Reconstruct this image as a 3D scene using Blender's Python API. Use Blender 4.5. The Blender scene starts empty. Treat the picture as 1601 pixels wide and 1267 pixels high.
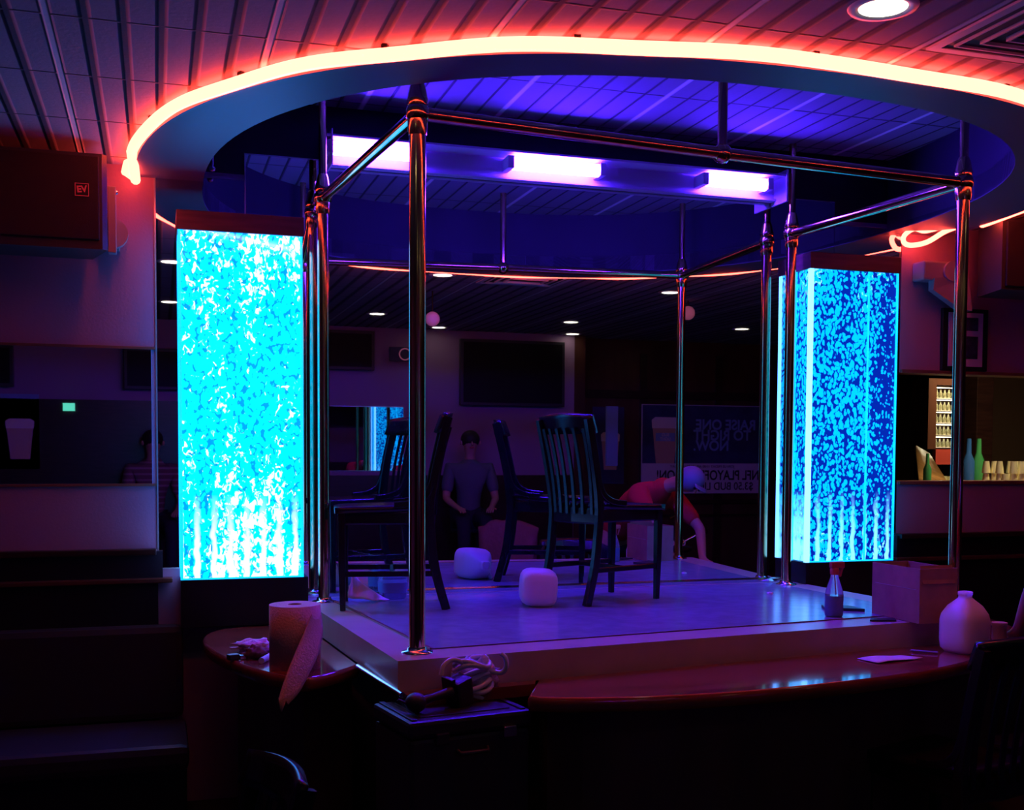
import bpy, bmesh, math, random
from mathutils import Vector, Matrix, Euler, Quaternion
from mathutils import noise as mnoise
PI = math.pi
random.seed(7)
C = bpy.context.scene.collection
SC = bpy.context.scene

# ------------------------------------------------------------------ camera
W_PX, H_PX = 1601, 1267
F_PX, PX, PY = 1797.36, 828.0, 788.7          # focal length and principal point in pixels
pitch, roll, yaw = -.0466, .0055, .3135
CAM = Vector((0, -5.2, 1.55))
F0 = Vector((math.sin(yaw), math.cos(yaw), 0)); R0 = Vector((math.cos(yaw), -math.sin(yaw), 0)); U0 = Vector((0, 0, 1))
Fd = F0 * math.cos(pitch) + U0 * math.sin(pitch)
U1 = -F0 * math.sin(pitch) + U0 * math.cos(pitch)
Rr = R0 * math.cos(roll) + U1 * math.sin(roll)
Ur = -R0 * math.sin(roll) + U1 * math.cos(roll)
cd = bpy.data.cameras.new('camera'); cam = bpy.data.objects.new('camera', cd); C.objects.link(cam)
M = Matrix((( Rr.x, Ur.x, -Fd.x, CAM.x), (Rr.y, Ur.y, -Fd.y, CAM.y), (Rr.z, Ur.z, -Fd.z, CAM.z), (0, 0, 0, 1)))
cam.matrix_world = M
cd.sensor_width = 36; cd.lens = 36 * F_PX / W_PX
cd.shift_x = -(PX - W_PX / 2) / W_PX
cd.shift_y = (PY - H_PX / 2) / W_PX
cd.clip_start = .02
SC.camera = cam

# ------------------------------------------------------------------ world, exposure
w = bpy.data.worlds.new('world'); SC.world = w; w.use_nodes = True
w.node_tree.nodes['Background'].inputs[0].default_value = (.01, .008, .02, 1)
w.node_tree.nodes['Background'].inputs[1].default_value = .1
SC.view_settings.view_transform = 'Standard'; SC.view_settings.look = 'None'
SC.view_settings.exposure = 0; SC.view_settings.gamma = 1; SC.view_settings.use_curve_mapping = False
# light strengths (all light comes from the things that glow in the room)
NEON = (17, 1.1, .7)
NEON_ST = 1.0
UV = (.8, .15, 13.0)
UV_ST = 22.0
CY_ST = 1.0
DL_ST = 7.0
BAR_ST = 3.2

# ------------------------------------------------------------------ key sizes
ZC = 2.745          # ceiling
ZR = 3.07           # recess ceiling over the stage
ZS = .885           # stage top
ZB = .79            # counter top
ZRAIL = 2.632

# ------------------------------------------------------------------ materials
def nmat(name):
    m = bpy.data.materials.new(name); m.use_nodes = True
    nt = m.node_tree; b = nt.nodes['Principled BSDF']
    return m, nt, b
def simple(name, col, rough=.5, metal=0, spec=.5, coat=0, noise=None, bump=None, emis=None, est=0, trans=0, sss=0, alpha=None, ior=None):
    m, nt, b = nmat(name)
    b.inputs['Base Color'].default_value = (*col, 1)
    b.inputs['Roughness'].default_value = rough
    b.inputs['Metallic'].default_value = metal
    b.inputs['Specular IOR Level'].default_value = spec
    b.inputs['Coat Weight'].default_value = coat
    b.inputs['Coat Roughness'].default_value = .06
    if trans: b.inputs['Transmission Weight'].default_value = trans
    if ior: b.inputs['IOR'].default_value = ior
    if sss:
        b.inputs['Subsurface Weight'].default_value = sss
        b.inputs['Subsurface Radius'].default_value = (.1, .1, .1); b.inputs['Subsurface Scale'].default_value = .3
    if emis: b.inputs['Emission Color'].default_value = (*emis, 1); b.inputs['Emission Strength'].default_value = est
    if noise or bump:
        tc = nt.nodes.new('ShaderNodeTexCoord')
        if noise:
            sc, amt, stretch = noise
            mp = nt.nodes.new('ShaderNodeMapping'); mp.inputs['Scale'].default_value = stretch
            n = nt.nodes.new('ShaderNodeTexNoise'); n.inputs['Scale'].default_value = sc; n.inputs['Detail'].default_value = 5
            cr = nt.nodes.new('ShaderNodeValToRGB')
            cr.color_ramp.elements[0].position = .3; cr.color_ramp.elements[1].position = .7
            cr.color_ramp.elements[0].color = (*[c * (1 - amt) for c in col], 1)
            cr.color_ramp.elements[1].color = (*[min(1, c * (1 + amt)) for c in col], 1)
            nt.links.new(tc.outputs['Object'], mp.inputs[0]); nt.links.new(mp.outputs[0], n.inputs['Vector'])
            nt.links.new(n.outputs['Fac'], cr.inputs[0]); nt.links.new(cr.outputs[0], b.inputs['Base Color'])
        if bump:
            sc, st = bump
            n2 = nt.nodes.new('ShaderNodeTexNoise'); n2.inputs['Scale'].default_value = sc; n2.inputs['Detail'].default_value = 4
            bp = nt.nodes.new('ShaderNodeBump'); bp.inputs['Strength'].default_value = st; bp.inputs['Distance'].default_value = .01
            nt.links.new(tc.outputs['Object'], n2.inputs['Vector']); nt.links.new(n2.outputs['Fac'], bp.inputs['Height'])
            nt.links.new(bp.outputs[0], b.inputs['Normal'])
    return m
def math_node(nt, op, a, b=None, c=None):
    n = nt.nodes.new('ShaderNodeMath'); n.operation = op
    for i, v in enumerate((a, b, c)):
        if v is None: continue
        if isinstance(v, (int, float)): n.inputs[i].default_value = v
        else: nt.links.new(v, n.inputs[i])
    return n.outputs[0]
def ceiling_mat(name, col, x0=.328, y0=-1.19, rw=.019):
    """ribbed lay-in tiles: ribs every 0.1 m, T-bars every 0.608 m, cross joints every 0.53 m"""
    m, nt, b = nmat(name)
    tc = nt.nodes.new('ShaderNodeNewGeometry'); sp = nt.nodes.new('ShaderNodeSeparateXYZ'); nt.links.new(tc.outputs['Position'], sp.inputs[0])
    X, Y = sp.outputs[0], sp.outputs[1]
    def tri(v, off, per):                      # distance to nearest line
        s = math_node(nt, 'SUBTRACT', v, off); d = math_node(nt, 'DIVIDE', s, per)
        f = math_node(nt, 'FRACT', math_node(nt, 'ADD', d, .5)); return math_node(nt, 'MULTIPLY', math_node(nt, 'ABSOLUTE', math_node(nt, 'SUBTRACT', f, .5)), per)
    rib = tri(X, x0, .10133); tb = tri(X, x0, .608); cr = tri(Y, y0, .53)
    def ramp(d, w): # 0 in the line, 1 outside
        n = nt.nodes.new('ShaderNodeMapRange'); n.interpolation_type = 'SMOOTHSTEP'
        nt.links.new(d, n.inputs[0]); n.inputs[1].default_value = w * .35; n.inputs[2].default_value = w
        return n.outputs[0]
    ribh = ramp(rib, rw); crh = ramp(cr, .008); tbm = ramp(tb, .016)
    istb = math_node(nt, 'SUBTRACT', 1.0, tbm)
    h = math_node(nt, 'MAXIMUM', math_node(nt, 'MULTIPLY', ribh, crh), istb)
    nz = nt.nodes.new('ShaderNodeTexNoise'); nz.inputs['Scale'].default_value = 60; nz.inputs['Detail'].default_value = 6
    nt.links.new(tc.outputs['Position'], nz.inputs['Vector'])
    h2 = math_node(nt, 'ADD', h, math_node(nt, 'MULTIPLY', nz.outputs['Fac'], .12))
    bp = nt.nodes.new('ShaderNodeBump'); bp.inputs['Distance'].default_value = .012; bp.inputs['Strength'].default_value = .9
    bp.invert = True
    nt.links.new(h2, bp.inputs['Height']); nt.links.new(bp.outputs[0], b.inputs['Normal'])
    mx = nt.nodes.new('ShaderNodeMix'); mx.data_type = 'RGBA'
    nt.links.new(h, mx.inputs[0]); mx.inputs[6].default_value = (*[c * .35 for c in col], 1); mx.inputs[7].default_value = (*col, 1)
    mx2 = nt.nodes.new('ShaderNodeMix'); mx2.data_type = 'RGBA'
    nt.links.new(istb, mx2.inputs[0]); nt.links.new(mx.outputs[2], mx2.inputs[6]); mx2.inputs[7].default_value = (.85, .85, .85, 1)
    nt.links.new(mx2.outputs[2], b.inputs['Base Color'])
    b.inputs['Roughness'].default_value = .8; b.inputs['Specular IOR Level'].default_value = .15
    return m
def bubble_mat(name, dark, mid, white, dens, seed, mottle=0., xfall=0.):
    """lit water full of rising bubbles, seen through the glossy acrylic face"""
    m, nt, b = nmat(name)
    tc = nt.nodes.new('ShaderNodeTexCoord')
    mp = nt.nodes.new('ShaderNodeMapping'); mp.inputs['Location'].default_value = (seed, seed * .7, seed * .3); mp.inputs['Scale'].default_value = (1, 1, .72)
    nt.links.new(tc.outputs['Object'], mp.inputs[0])
    nz = nt.nodes.new('ShaderNodeTexNoise'); nz.inputs['Scale'].default_value = 22; nz.inputs['Detail'].default_value = 2
    nt.links.new(mp.outputs[0], nz.inputs['Vector'])
    mx = nt.nodes.new('ShaderNodeMix'); mx.data_type = 'VECTOR'; mx.inputs[0].default_value = .035
    nt.links.new(mp.outputs[0], mx.inputs[4]); nt.links.new(nz.outputs['Color'], mx.inputs[5])
    vo = nt.nodes.new('ShaderNodeTexVoronoi'); vo.inputs['Scale'].default_value = 62; vo.inputs['Randomness'].default_value = 1
    nt.links.new(mx.outputs[1], vo.inputs['Vector'])
    vo2 = nt.nodes.new('ShaderNodeTexVoronoi'); vo2.inputs['Scale'].default_value = 27; nt.links.new(mx.outputs[1], vo2.inputs['Vector'])
    big = nt.nodes.new('ShaderNodeTexNoise'); big.inputs['Scale'].default_value = 3.2; big.inputs['Detail'].default_value = 3
    mp2 = nt.nodes.new('ShaderNodeMapping'); mp2.inputs['Scale'].default_value = (2.6, 2.6, .5); mp2.inputs['Location'].default_value = (seed, 0, 0)
    nt.links.new(tc.outputs['Object'], mp2.inputs[0]); nt.links.new(mp2.outputs[0], big.inputs['Vector'])
    sp = nt.nodes.new('ShaderNodeSeparateXYZ'); nt.links.new(tc.outputs['Object'], sp.inputs[0])
    # bubble mask, denser where 'big' is high
    thr = math_node(nt, 'ADD', math_node(nt, 'MULTIPLY', big.outputs['Fac'], .55), dens)
    xf_ = nt.nodes.new('ShaderNodeMapRange'); nt.links.new(sp.outputs[0], xf_.inputs[0]); xf_.inputs[1].default_value = .33; xf_.inputs[2].default_value = .47; xf_.inputs[4].default_value = xfall
    thr = math_node(nt, 'SUBTRACT', thr, xf_.outputs[0])
    bm_ = math_node(nt, 'SUBTRACT', thr, vo.outputs['Distance'])
    bub = nt.nodes.new('ShaderNodeMapRange'); nt.links.new(bm_, bub.inputs[0]); bub.inputs[1].default_value = -.03; bub.inputs[2].default_value = .06
    # columns of bubbles rising from the jets at the bottom
    wx = math_node(nt, 'SINE', math_node(nt, 'ADD', math_node(nt, 'MULTIPLY', sp.outputs[0], 92), math_node(nt, 'MULTIPLY', nz.outputs['Fac'], 3.2)))
    zz = nt.nodes.new('ShaderNodeMapRange'); nt.links.new(sp.outputs[2], zz.inputs[0]); zz.inputs[1].default_value = .0; zz.inputs[2].default_value = .36; zz.inputs[3].default_value = 1; zz.inputs[4].default_value = 0
    jet = math_node(nt, 'MULTIPLY', math_node(nt, 'SUBTRACT', math_node(nt, 'ADD', wx, math_node(nt, 'MULTIPLY', nz.outputs['Fac'], .6)), .55), zz.outputs[0])
    jet = math_node(nt, 'MULTIPLY', jet, 2.2)
    fn = nt.nodes.new('ShaderNodeTexNoise'); fn.inputs['Scale'].default_value = 46; fn.inputs['Detail'].default_value = 2.5; fn.inputs['Distortion'].default_value = .9
    nt.links.new(mx.outputs[1], fn.inputs['Vector'])
    ends = nt.nodes.new('ShaderNodeMapRange'); nt.links.new(math_node(nt, 'ABSOLUTE', math_node(nt, 'SUBTRACT', sp.outputs[2], .80)), ends.inputs[0]); ends.inputs[1].default_value = .15; ends.inputs[2].default_value = .75; ends.inputs[3].default_value = -.07; ends.inputs[4].default_value = .09
    bsum = math_node(nt, 'ADD', math_node(nt, 'ADD', fn.outputs['Fac'], math_node(nt, 'MULTIPLY', math_node(nt, 'SUBTRACT', big.outputs['Fac'], .5), .5)), ends.outputs[0])
    blob = math_node(nt, 'MULTIPLY', math_node(nt, 'SUBTRACT', bsum, .60 - mottle), 14)
    wsum = math_node(nt, 'MAXIMUM', jet, blob)
    cl = nt.nodes.new('ShaderNodeClamp'); nt.links.new(wsum, cl.inputs[0])
    def mixc(f, a, bcol):
        n = nt.nodes.new('ShaderNodeMix'); n.data_type = 'RGBA'; nt.links.new(f, n.inputs[0])
        for i, v in ((6, a), (7, bcol)):
            if isinstance(v, tuple): n.inputs[i].default_value = (*v, 1)
            else: nt.links.new(v, n.inputs[i])
        return n.outputs[2]
    c1 = mixc(bub.outputs[0], dark, mid)
    c2 = mixc(cl.outputs[0], c1, white)
    b.inputs['Base Color'].default_value = (.01, .03, .06, 1)
    b.inputs['Roughness'].default_value = .06
    b.inputs['Specular IOR Level'].default_value = .9
    nt.links.new(c2, b.inputs['Emission Color']); b.inputs['Emission Strength'].default_value = CY_ST
    return m

M_ = {}
M_['brass'] = simple('brass', (.78, .55, .24), .13, 1, noise=(9, .12, (1, 1, .3)))
M_['chrome'] = simple('chrome', (.75, .75, .78), .15, 1)
M_['mirror'] = simple('mirror_silver', (.66, .66, .70), .012, 1)
M_['mirror_edge'] = simple('mirror_edge', (.55, .6, .65), .2, .6)
M_['wall'] = simple('painted_wall', (.34, .19, .32), .6, bump=(90, .08))
M_['dark_wood'] = simple('dark_wood', (.035, .014, .012), .3, noise=(7, .4, (1, 1, 8)))
M_['panel_wood'] = simple('panel_wood', (.085, .03, .02), .35, noise=(5, .35, (1, 1, .2)))
M_['black_paint'] = simple('black_paint', (.006, .005, .012), .45)
M_['soffit'] = simple('soffit_paint', (.16, .13, .17), .5, bump=(50, .03))
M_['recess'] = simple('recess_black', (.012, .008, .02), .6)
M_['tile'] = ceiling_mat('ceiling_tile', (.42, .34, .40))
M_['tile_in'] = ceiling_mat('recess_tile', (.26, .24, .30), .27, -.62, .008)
M_['carpet'] = simple('carpet', (.012, .008, .012), .9, bump=(200, .4))
M_['neon'] = simple('neon_glass', (.3, .05, .03), .3, emis=NEON, est=NEON_ST)
M_['uv'] = simple('blacklight_glass', (.1, .05, .3), .3, emis=UV, est=UV_ST)
M_['housing'] = simple('lamp_housing', (.62, .60, .66), .35)
M_['water_l'] = bubble_mat('bubbling_water_dense', (0, .42, 1.0), (0, 1.1, 4.4), (1.3, 1.6, 4.4), .47, 3.1, .02)
M_['water_r'] = bubble_mat('bubbling_water_clear', (0, .02, .45), (0, .72, 1.9), (.35, 1.3, 3.2), .30, 8.4, -.10, .17)
M_['edge'] = simple('lit_acrylic_edge', (.1, .3, .4), .1, emis=(.5, 1.7, 5), est=1.0)
M_['edge_dim'] = simple('acrylic_edge', (.1, .3, .4), .1, emis=(0, .85, 2.2), est=1.0)
M_['walnut'] = simple('walnut_cap', (.20, .075, .055), .35, noise=(12, .25, (.3, 1, 4)))
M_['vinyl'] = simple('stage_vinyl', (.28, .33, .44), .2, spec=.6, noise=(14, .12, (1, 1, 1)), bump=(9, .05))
M_['laminate'] = simple('beige_laminate', (.52, .44, .40), .32, noise=(8, .08, (1, 1, 1)))
M_['counter'] = simple('varnished_counter', (.27, .06, .03), .13, spec=.6, coat=.7, noise=(6, .3, (.25, 2, 1)))
M_['bar_front'] = simple('bar_front', (.10, .05, .04), .5, noise=(5, .3, (1, 1, .2)))
M_['chair'] = simple('ebony_chair', (.012, .010, .013), .24, spec=.45, noise=(9, .3, (1, 1, .3)))
M_['jug'] = simple('milky_plastic', (.92, .90, 1.0), .35, sss=.85)
M_['black_plastic'] = simple('black_plastic', (.028, .028, .034), .42, bump=(300, .15))
M_['grille'] = simple('speaker_grille', (.014, .009, .010), .6, bump=(700, .6))
M_['cab'] = simple('speaker_cabinet', (.04, .035, .04), .45, bump=(250, .2))
M_['bracket'] = simple('grey_bracket', (.30, .28, .32), .4)
M_['cardboard'] = simple('cardboard', (.40, .22, .13), .75, noise=(20, .1, (1, 1, 1)))
M_['white_paper'] = simple('paper', (.85, .80, .82), .7, bump=(40, .15))
M_['towel'] = simple('brown_paper_towel', (.62, .42, .32), .8, bump=(140, .3))
M_['pink_cloth'] = simple('pink_tissue', (.85, .55, .68), .8, bump=(60, .4))
M_['clear'] = simple('clear_plastic', (.85, .95, 1), .08, trans=.85, ior=1.3)
M_['blue_liquid'] = simple('blue_liquid', (.03, .12, .40), .1, spec=.7)
M_['label'] = simple('bottle_label', (.25, .3, .55), .5)
M_['red_plastic'] = simple('red_plastic', (.55, .07, .06), .35)
M_['cord'] = simple('white_tubing', (.72, .74, .90), .15, coat=.5)
M_['wrap'] = simple('clear_wrap', (.50, .48, .72), .16, coat=.6, bump=(45, .8))
M_['skin'] = simple('skin', (.50, .26, .19), .5, sss=.1)
M_['red_shirt'] = simple('red_shirt', (.55, .02, .03), .85, bump=(180, .4))
M_['grey_shirt'] = simple('grey_shirt', (.12, .15, .17), .85, bump=(150, .4))
M_['jeans'] = simple('dark_trousers', (.015, .015, .03), .85)
M_['cap'] = simple('grey_blue_cap', (.22, .24, .42), .8)
M_['hair'] = simple('dark_hair', (.02, .012, .01), .6)
M_['coat'] = simple('brown_coat', (.20, .08, .07), .8, bump=(30, .5))
M_['bulb'] = simple('downlight_lens', (1, 1, 1), .4, emis=(1, .93, .72), est=DL_ST)
M_['white_trim'] = simple('white_trim', (.75, .72, .78), .4)
M_['screen'] = simple('dark_screen', (.004, .004, .006), .5, spec=.2)
M_['poster_navy'] = simple('poster_navy', (.035, .035, .11), .55, noise=(6, .3, (1, 1, 1)))
M_['poster_white'] = simple('poster_white', (.70, .60, .62), .6)
M_['ink'] = simple('ink', (.01, .01, .012), .6)
M_['poster_blue'] = simple('poster_blue_letters', (.22, .36, .62), .6)
M_['foam'] = simple('beer_foam', (.85, .72, .62), .7)
M_['beer'] = simple('beer_cup', (.62, .40, .25), .5)
M_['green_lamp'] = simple('green_lamp', (.1, .5, .4), .4, emis=(.12, .85, .55), est=1.2)
M_['globe'] = simple('pink_globe', (.75, .35, .50), .5, emis=(.5, .12, .2), est=.35)
M_['warm'] = simple('warm_bar_lamp', (1, 1, 1), .4, emis=(1, .80, .42), est=260.0)
M_['shelf_light'] = simple('shelf_light', (1, 1, 1), .4, emis=(1, .9, .6), est=9.0)
M_['bar_top'] = simple('golden_bar_top', (.42, .22, .08), .3, coat=.4, noise=(9, .25, (3, .4, 1)))
M_['bar_wall'] = simple('bar_back_wall', (.13, .08, .05), .6)
M_['bar_floor'] = simple('bar_floor', (.03, .02, .015), .5)
M_['can'] = simple('shiny_bottle', (.60, .60, .40), .2, .5, noise=(30, .5, (1, 1, 1)))
M_['glass'] = simple('beer_glass', (1, .95, .62), .05, spec=1, coat=1, metal=.35)
M_['yellow_card'] = simple('yellow_card', (.78, .66, .10), .6)
M_['red_ink'] = simple('red_ink', (.55, .05, .02), .6)
M_['photo'] = simple('photo_print', (.03, .03, .07), .3, noise=(25, .8, (1, 1, 1)))
M_['matboard'] = simple('mat_board', (.55, .42, .62), .6)
M_['logo_red'] = simple('logo_print', (.75, .25, .25), .5)
M_['green_glass'] = simple('green_bottle', (.05, .30, .10), .1, spec=.8)
def striped():
    m, nt, b = nmat('striped_shirt')
    tc = nt.nodes.new('ShaderNodeTexCoord'); sp = nt.nodes.new('ShaderNodeSeparateXYZ'); nt.links.new(tc.outputs['Object'], sp.inputs[0])
    s = math_node(nt, 'SINE', math_node(nt, 'MULTIPLY', sp.outputs[2], 120)); g = math_node(nt, 'GREATER_THAN', s, .55)
    mx = nt.nodes.new('ShaderNodeMix'); mx.data_type = 'RGBA'; nt.links.new(g, mx.inputs[0])
    mx.inputs[6].default_value = (.17, .07, .08, 1); mx.inputs[7].default_value = (.33, .18, .20, 1)
    nt.links.new(mx.outputs[2], b.inputs['Base Color']); b.inputs['Roughness'].default_value = .85
    return m
M_['striped'] = striped()

# ------------------------------------------------------------------ mesh helpers
class MB:
    def __init__(s): s.v = []; s.f = []; s.sm = []
    def add(s, vs, fs, smooth=False):
        n = len(s.v); s.v += [tuple(p) for p in vs]; s.f += [tuple(i + n for i in f) for f in fs]; s.sm += [smooth] * len(fs); return s
    def box(s, x0, x1, y0, y1, z0, z1, bev=0, rot=None, at=None):
        bm = bmesh.new(); bmesh.ops.create_cube(bm, size=1)
        sx, sy, sz = abs(x1 - x0), abs(y1 - y0), abs(z1 - z0)
        bmesh.ops.scale(bm, vec=(sx, sy, sz), verts=bm.verts)
        if bev: bmesh.ops.bevel(bm, geom=bm.edges[:], offset=min(bev, .45 * min(sx, sy, sz)), segments=2, affect='EDGES', profile=.6)
        if rot: bmesh.ops.rotate(bm, matrix=Euler(rot).to_matrix(), verts=bm.verts)
        c = Vector(((x0 + x1) / 2, (y0 + y1) / 2, (z0 + z1) / 2)) if at is None else Vector(at)
        bmesh.ops.translate(bm, vec=c, verts=bm.verts)
        bm.verts.ensure_lookup_table()
        s.add([v.co.copy() for v in bm.verts], [[v.index for v in f.verts] for f in bm.faces]); bm.free(); return s
    def tube(s, pts, r, n=12, closed=False, caps=True, flat=None):
        pts = [Vector(p) for p in pts]; k = len(pts); rs = r if isinstance(r, (list, tuple)) else [r] * k
        rings = []; up = None
        for i, p in enumerate(pts):
            if closed: t = pts[(i + 1) % k] - pts[i - 1]
            else: t = (pts[min(i + 1, k - 1)] - pts[max(i - 1, 0)])
            t.normalize()
            if up is None: up = Vector((0, 0, 1)) if abs(t.z) < .9 else Vector((1, 0, 0))
            a = t.cross(up).normalized(); b = a.cross(t).normalized(); up = b
            ring = []
            for j in range(n):
                th = 2 * PI * j / n; ca, sa = math.cos(th), math.sin(th)
                fl = 1 if flat is None else flat
                ring.append(p + a * ca * rs[i] + b * sa * rs[i] * fl)
            rings.append(ring)
        vs = [q for rg in rings for q in rg]; fs = []
        for i in range(k - 1 + (1 if closed else 0)):
            for j in range(n):
                a0 = i * n + j; a1 = i * n + (j + 1) % n; b0 = ((i + 1) % k) * n + j; b1 = ((i + 1) % k) * n + (j + 1) % n
                fs.append((a0, a1, b1, b0))
        s.add(vs, fs, True)
        if caps and not closed:
            s.add(rings[0][::-1], [tuple(range(n))]); s.add(rings[-1], [tuple(range(n))])
        return s
    def lathe(s, prof, c=(0, 0, 0), n=24, axis=None, smooth=True, sq=None):
        """prof: list of (r, z). sq = superellipse exponent for squarish bottles"""
        c = Vector(c); vs = []; fs = []
        for r, z in prof:
            for j in range(n):
                th = 2 * PI * j / n; ca, sa = math.cos(th), math.sin(th)
                k = 1
                if sq: k = 1 / (abs(ca) ** sq + abs(sa) ** sq) ** (1 / sq)
                p = Vector((ca * r * k, sa * r * k, z))
                if axis: p = axis @ p
                vs.append(c + p)
        for i in range(len(prof) - 1):
            for j in range(n): fs.append((i * n + j, i * n + (j + 1) % n, (i + 1) * n + (j + 1) % n, (i + 1) * n + j))
        s.add(vs, fs, smooth)
        m = len(prof)
        if prof[0][0] > 1e-4: s.add(vs[:n][::-1], [tuple(range(n))])
        if prof[-1][0] > 1e-4: s.add(vs[(m - 1) * n:], [tuple(range(n))])
        return s
    def ball(s, c, r, n=14, sc=(1, 1, 1)):
        prof = [(max(1e-5, math.sin(PI * i / 10)), -math.cos(PI * i / 10)) for i in range(11)]
        c = Vector(c); vs = []; fs = []
        for q, z in prof:
            for j in range(n):
                th = 2 * PI * j / n; vs.append(c + Vector((math.cos(th) * q * r * sc[0], math.sin(th) * q * r * sc[1], z * r * sc[2])))
        for i in range(10):
            for j in range(n): fs.append((i * n + j, i * n + (j + 1) % n, (i + 1) * n + (j + 1) % n, (i + 1) * n + j))
        return s.add(vs, fs, True)
    def prism(s, poly, z0, z1, smooth=False):
        """poly: list of (x, y) seen from above"""
        k = len(poly); a = sum(poly[i][0] * poly[(i + 1) % k][1] - poly[(i + 1) % k][0] * poly[i][1] for i in range(k))
        if a < 0: poly = poly[::-1]
        vs = [(x, y, z0) for x, y in poly] + [(x, y, z1) for x, y in poly]
        s.add(vs, [tuple(range(k))[::-1], tuple(range(k, 2 * k))])
        s.add(vs, [(i, (i + 1) % k, k + (i + 1) % k, k + i) for i in range(k)], smooth); return s
    def bar(s, pts, wd, dp, side=(0, 1, 0)):
        """rectangular bar along pts; wd across 'side', dp the other way"""
        pts = [Vector(p) for p in pts]; sd = Vector(side).normalized(); rings = []; k = len(pts)
        for i, p in enumerate(pts):
            t = (pts[min(i + 1, k - 1)] - pts[max(i - 1, 0)]).normalized(); b = sd.cross(t).normalized()
            ww = wd[i] if isinstance(wd, (list, tuple)) else wd; dd = dp[i] if isinstance(dp, (list, tuple)) else dp
            e = .22
            for su, sv in ((-1, -1 + e), (-1 + e, -1), (1 - e, -1), (1, -1 + e), (1, 1 - e), (1 - e, 1), (-1 + e, 1), (-1, 1 - e)):
                rings.append(p + sd * ww / 2 * su + b * dd / 2 * sv)
        n = 8; fs = [(i * n + j, i * n + (j + 1) % n, (i + 1) * n + (j + 1) % n, (i + 1) * n + j) for i in range(k - 1) for j in range(n)]
        fs += [tuple(range(n))[::-1], tuple(range((k - 1) * n, k * n))]
        return s.add(rings, fs)
    def sheet(s, grid, thick=.002):
        """grid[i][j] of points -> thin solid sheet"""
        a = len(grid); b = len(grid[0]); top = [Vector(p) for row in grid for p in row]
        nr = []
        for i in range(a):
            for j in range(b):
                du = Vector(grid[min(i + 1, a - 1)][j]) - Vector(grid[max(i - 1, 0)][j]); dv = Vector(grid[i][min(j + 1, b - 1)]) - Vector(grid[i][max(j - 1, 0)])
                q = du.cross(dv); nr.append(q.normalized() if q.length > 1e-9 else Vector((0, 0, 1)))
        bot = [p - q * thick for p, q in zip(top, nr)]; N = a * b; fs = []
        for i in range(a - 1):
            for j in range(b - 1):
                q = (i * b + j, (i + 1) * b + j, (i + 1) * b + j + 1, i * b + j + 1); fs.append(q); fs.append(tuple(x + N for x in q[::-1]))
        rim = [i * b for i in range(a)] + [(a - 1) * b + j for j in range(1, b)] + [i * b + b - 1 for i in range(a - 2, -1, -1)] + [j for j in range(b - 2, 0, -1)]
        for i in range(len(rim)): p, q = rim[i], rim[(i + 1) % len(rim)]; fs.append((p, q, q + N, p + N))
        return s.add(top + bot, fs, True)
    def xf(s, m): s.v = [tuple(m @ Vector(p)) for p in s.v]; return s

ORG = {}
def obj(name, mb, mat, parent=None, local=False):
    me = bpy.data.meshes.new(name)
    o_ = Vector((0, 0, 0)) if (parent is None or local) else ORG.get(parent.name, Vector((0, 0, 0)))
    me.from_pydata([tuple(Vector(p) - o_) for p in mb.v], [], mb.f); me.update()
    for p, sm in zip(me.polygons, mb.sm): p.use_smooth = sm
    bm = bmesh.new(); bm.from_mesh(me); bmesh.ops.recalc_face_normals(bm, faces=bm.faces[:]); bm.to_mesh(me); bm.free()
    me.materials.append(M_[mat] if isinstance(mat, str) else mat)
    o = bpy.data.objects.new(name, me); C.objects.link(o)
    if parent: o.parent = parent; ORG[o.name] = o_
    return o
def struct(name, mb, mat, parent=None):
    o = obj(name, mb, mat, parent)
    if parent is None: o['kind'] = 'structure'
    return o
def tag(o, label, cat, group=None, kind=None):
    o['label'] = label; o['category'] = cat
    if group: o['group'] = group
    if kind: o['kind'] = kind
    return o
def thing(name, label, cat, loc=(0, 0, 0), rz=0, group=None):
    o = bpy.data.objects.new(name, None); C.objects.link(o); o.location = loc; o.rotation_euler = (0, 0, rz); o.empty_display_size = .1
    ORG[o.name] = Vector(loc); return tag(o, label, cat, group)
def kids(o): return [c for c in bpy.data.objects if c.parent == o]
def dup(root, loc, rz, label=None, group=None, scale=None):
    r = root.copy(); C.objects.link(r); r.location = loc; r.rotation_euler = (0, 0, rz)
    if label: r['label'] = label
    if group: r['group'] = group
    if scale: r.scale = (scale,) * 3
    for ch in kids(root):
        c = ch.copy(); C.objects.link(c); c.parent = r
        for g in kids(ch):
            d = g.copy(); C.objects.link(d); d.parent = c
    return r
def text(name, body, size, loc, rot, mat, parent, depth=.002, align='CENTER', bold=0, sx=1):
    cu = bpy.data.curves.new(name, 'FONT'); cu.body = body; cu.size = size; cu.extrude = depth; cu.align_x = align; cu.align_y = 'CENTER'; cu.offset = bold
    t = bpy.data.objects.new('tmp_text', cu); C.objects.link(t)
    bpy.context.view_layer.update(); dg = bpy.context.evaluated_depsgraph_get(); me = bpy.data.meshes.new_from_object(t.evaluated_get(dg))
    C.objects.unlink(t); bpy.data.objects.remove(t)
    me.transform(Matrix.Translation(Vector(loc) - (ORG.get(parent.name, Vector((0, 0, 0))) if parent else Vector((0, 0, 0)))) @ Euler(rot).to_matrix().to_4x4() @ Matrix.Diagonal((sx, 1, 1, 1)))
    me.materials.clear(); me.materials.append(M_[mat]); o = bpy.data.objects.new(name, me); C.objects.link(o); o.parent = parent; return o
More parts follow.
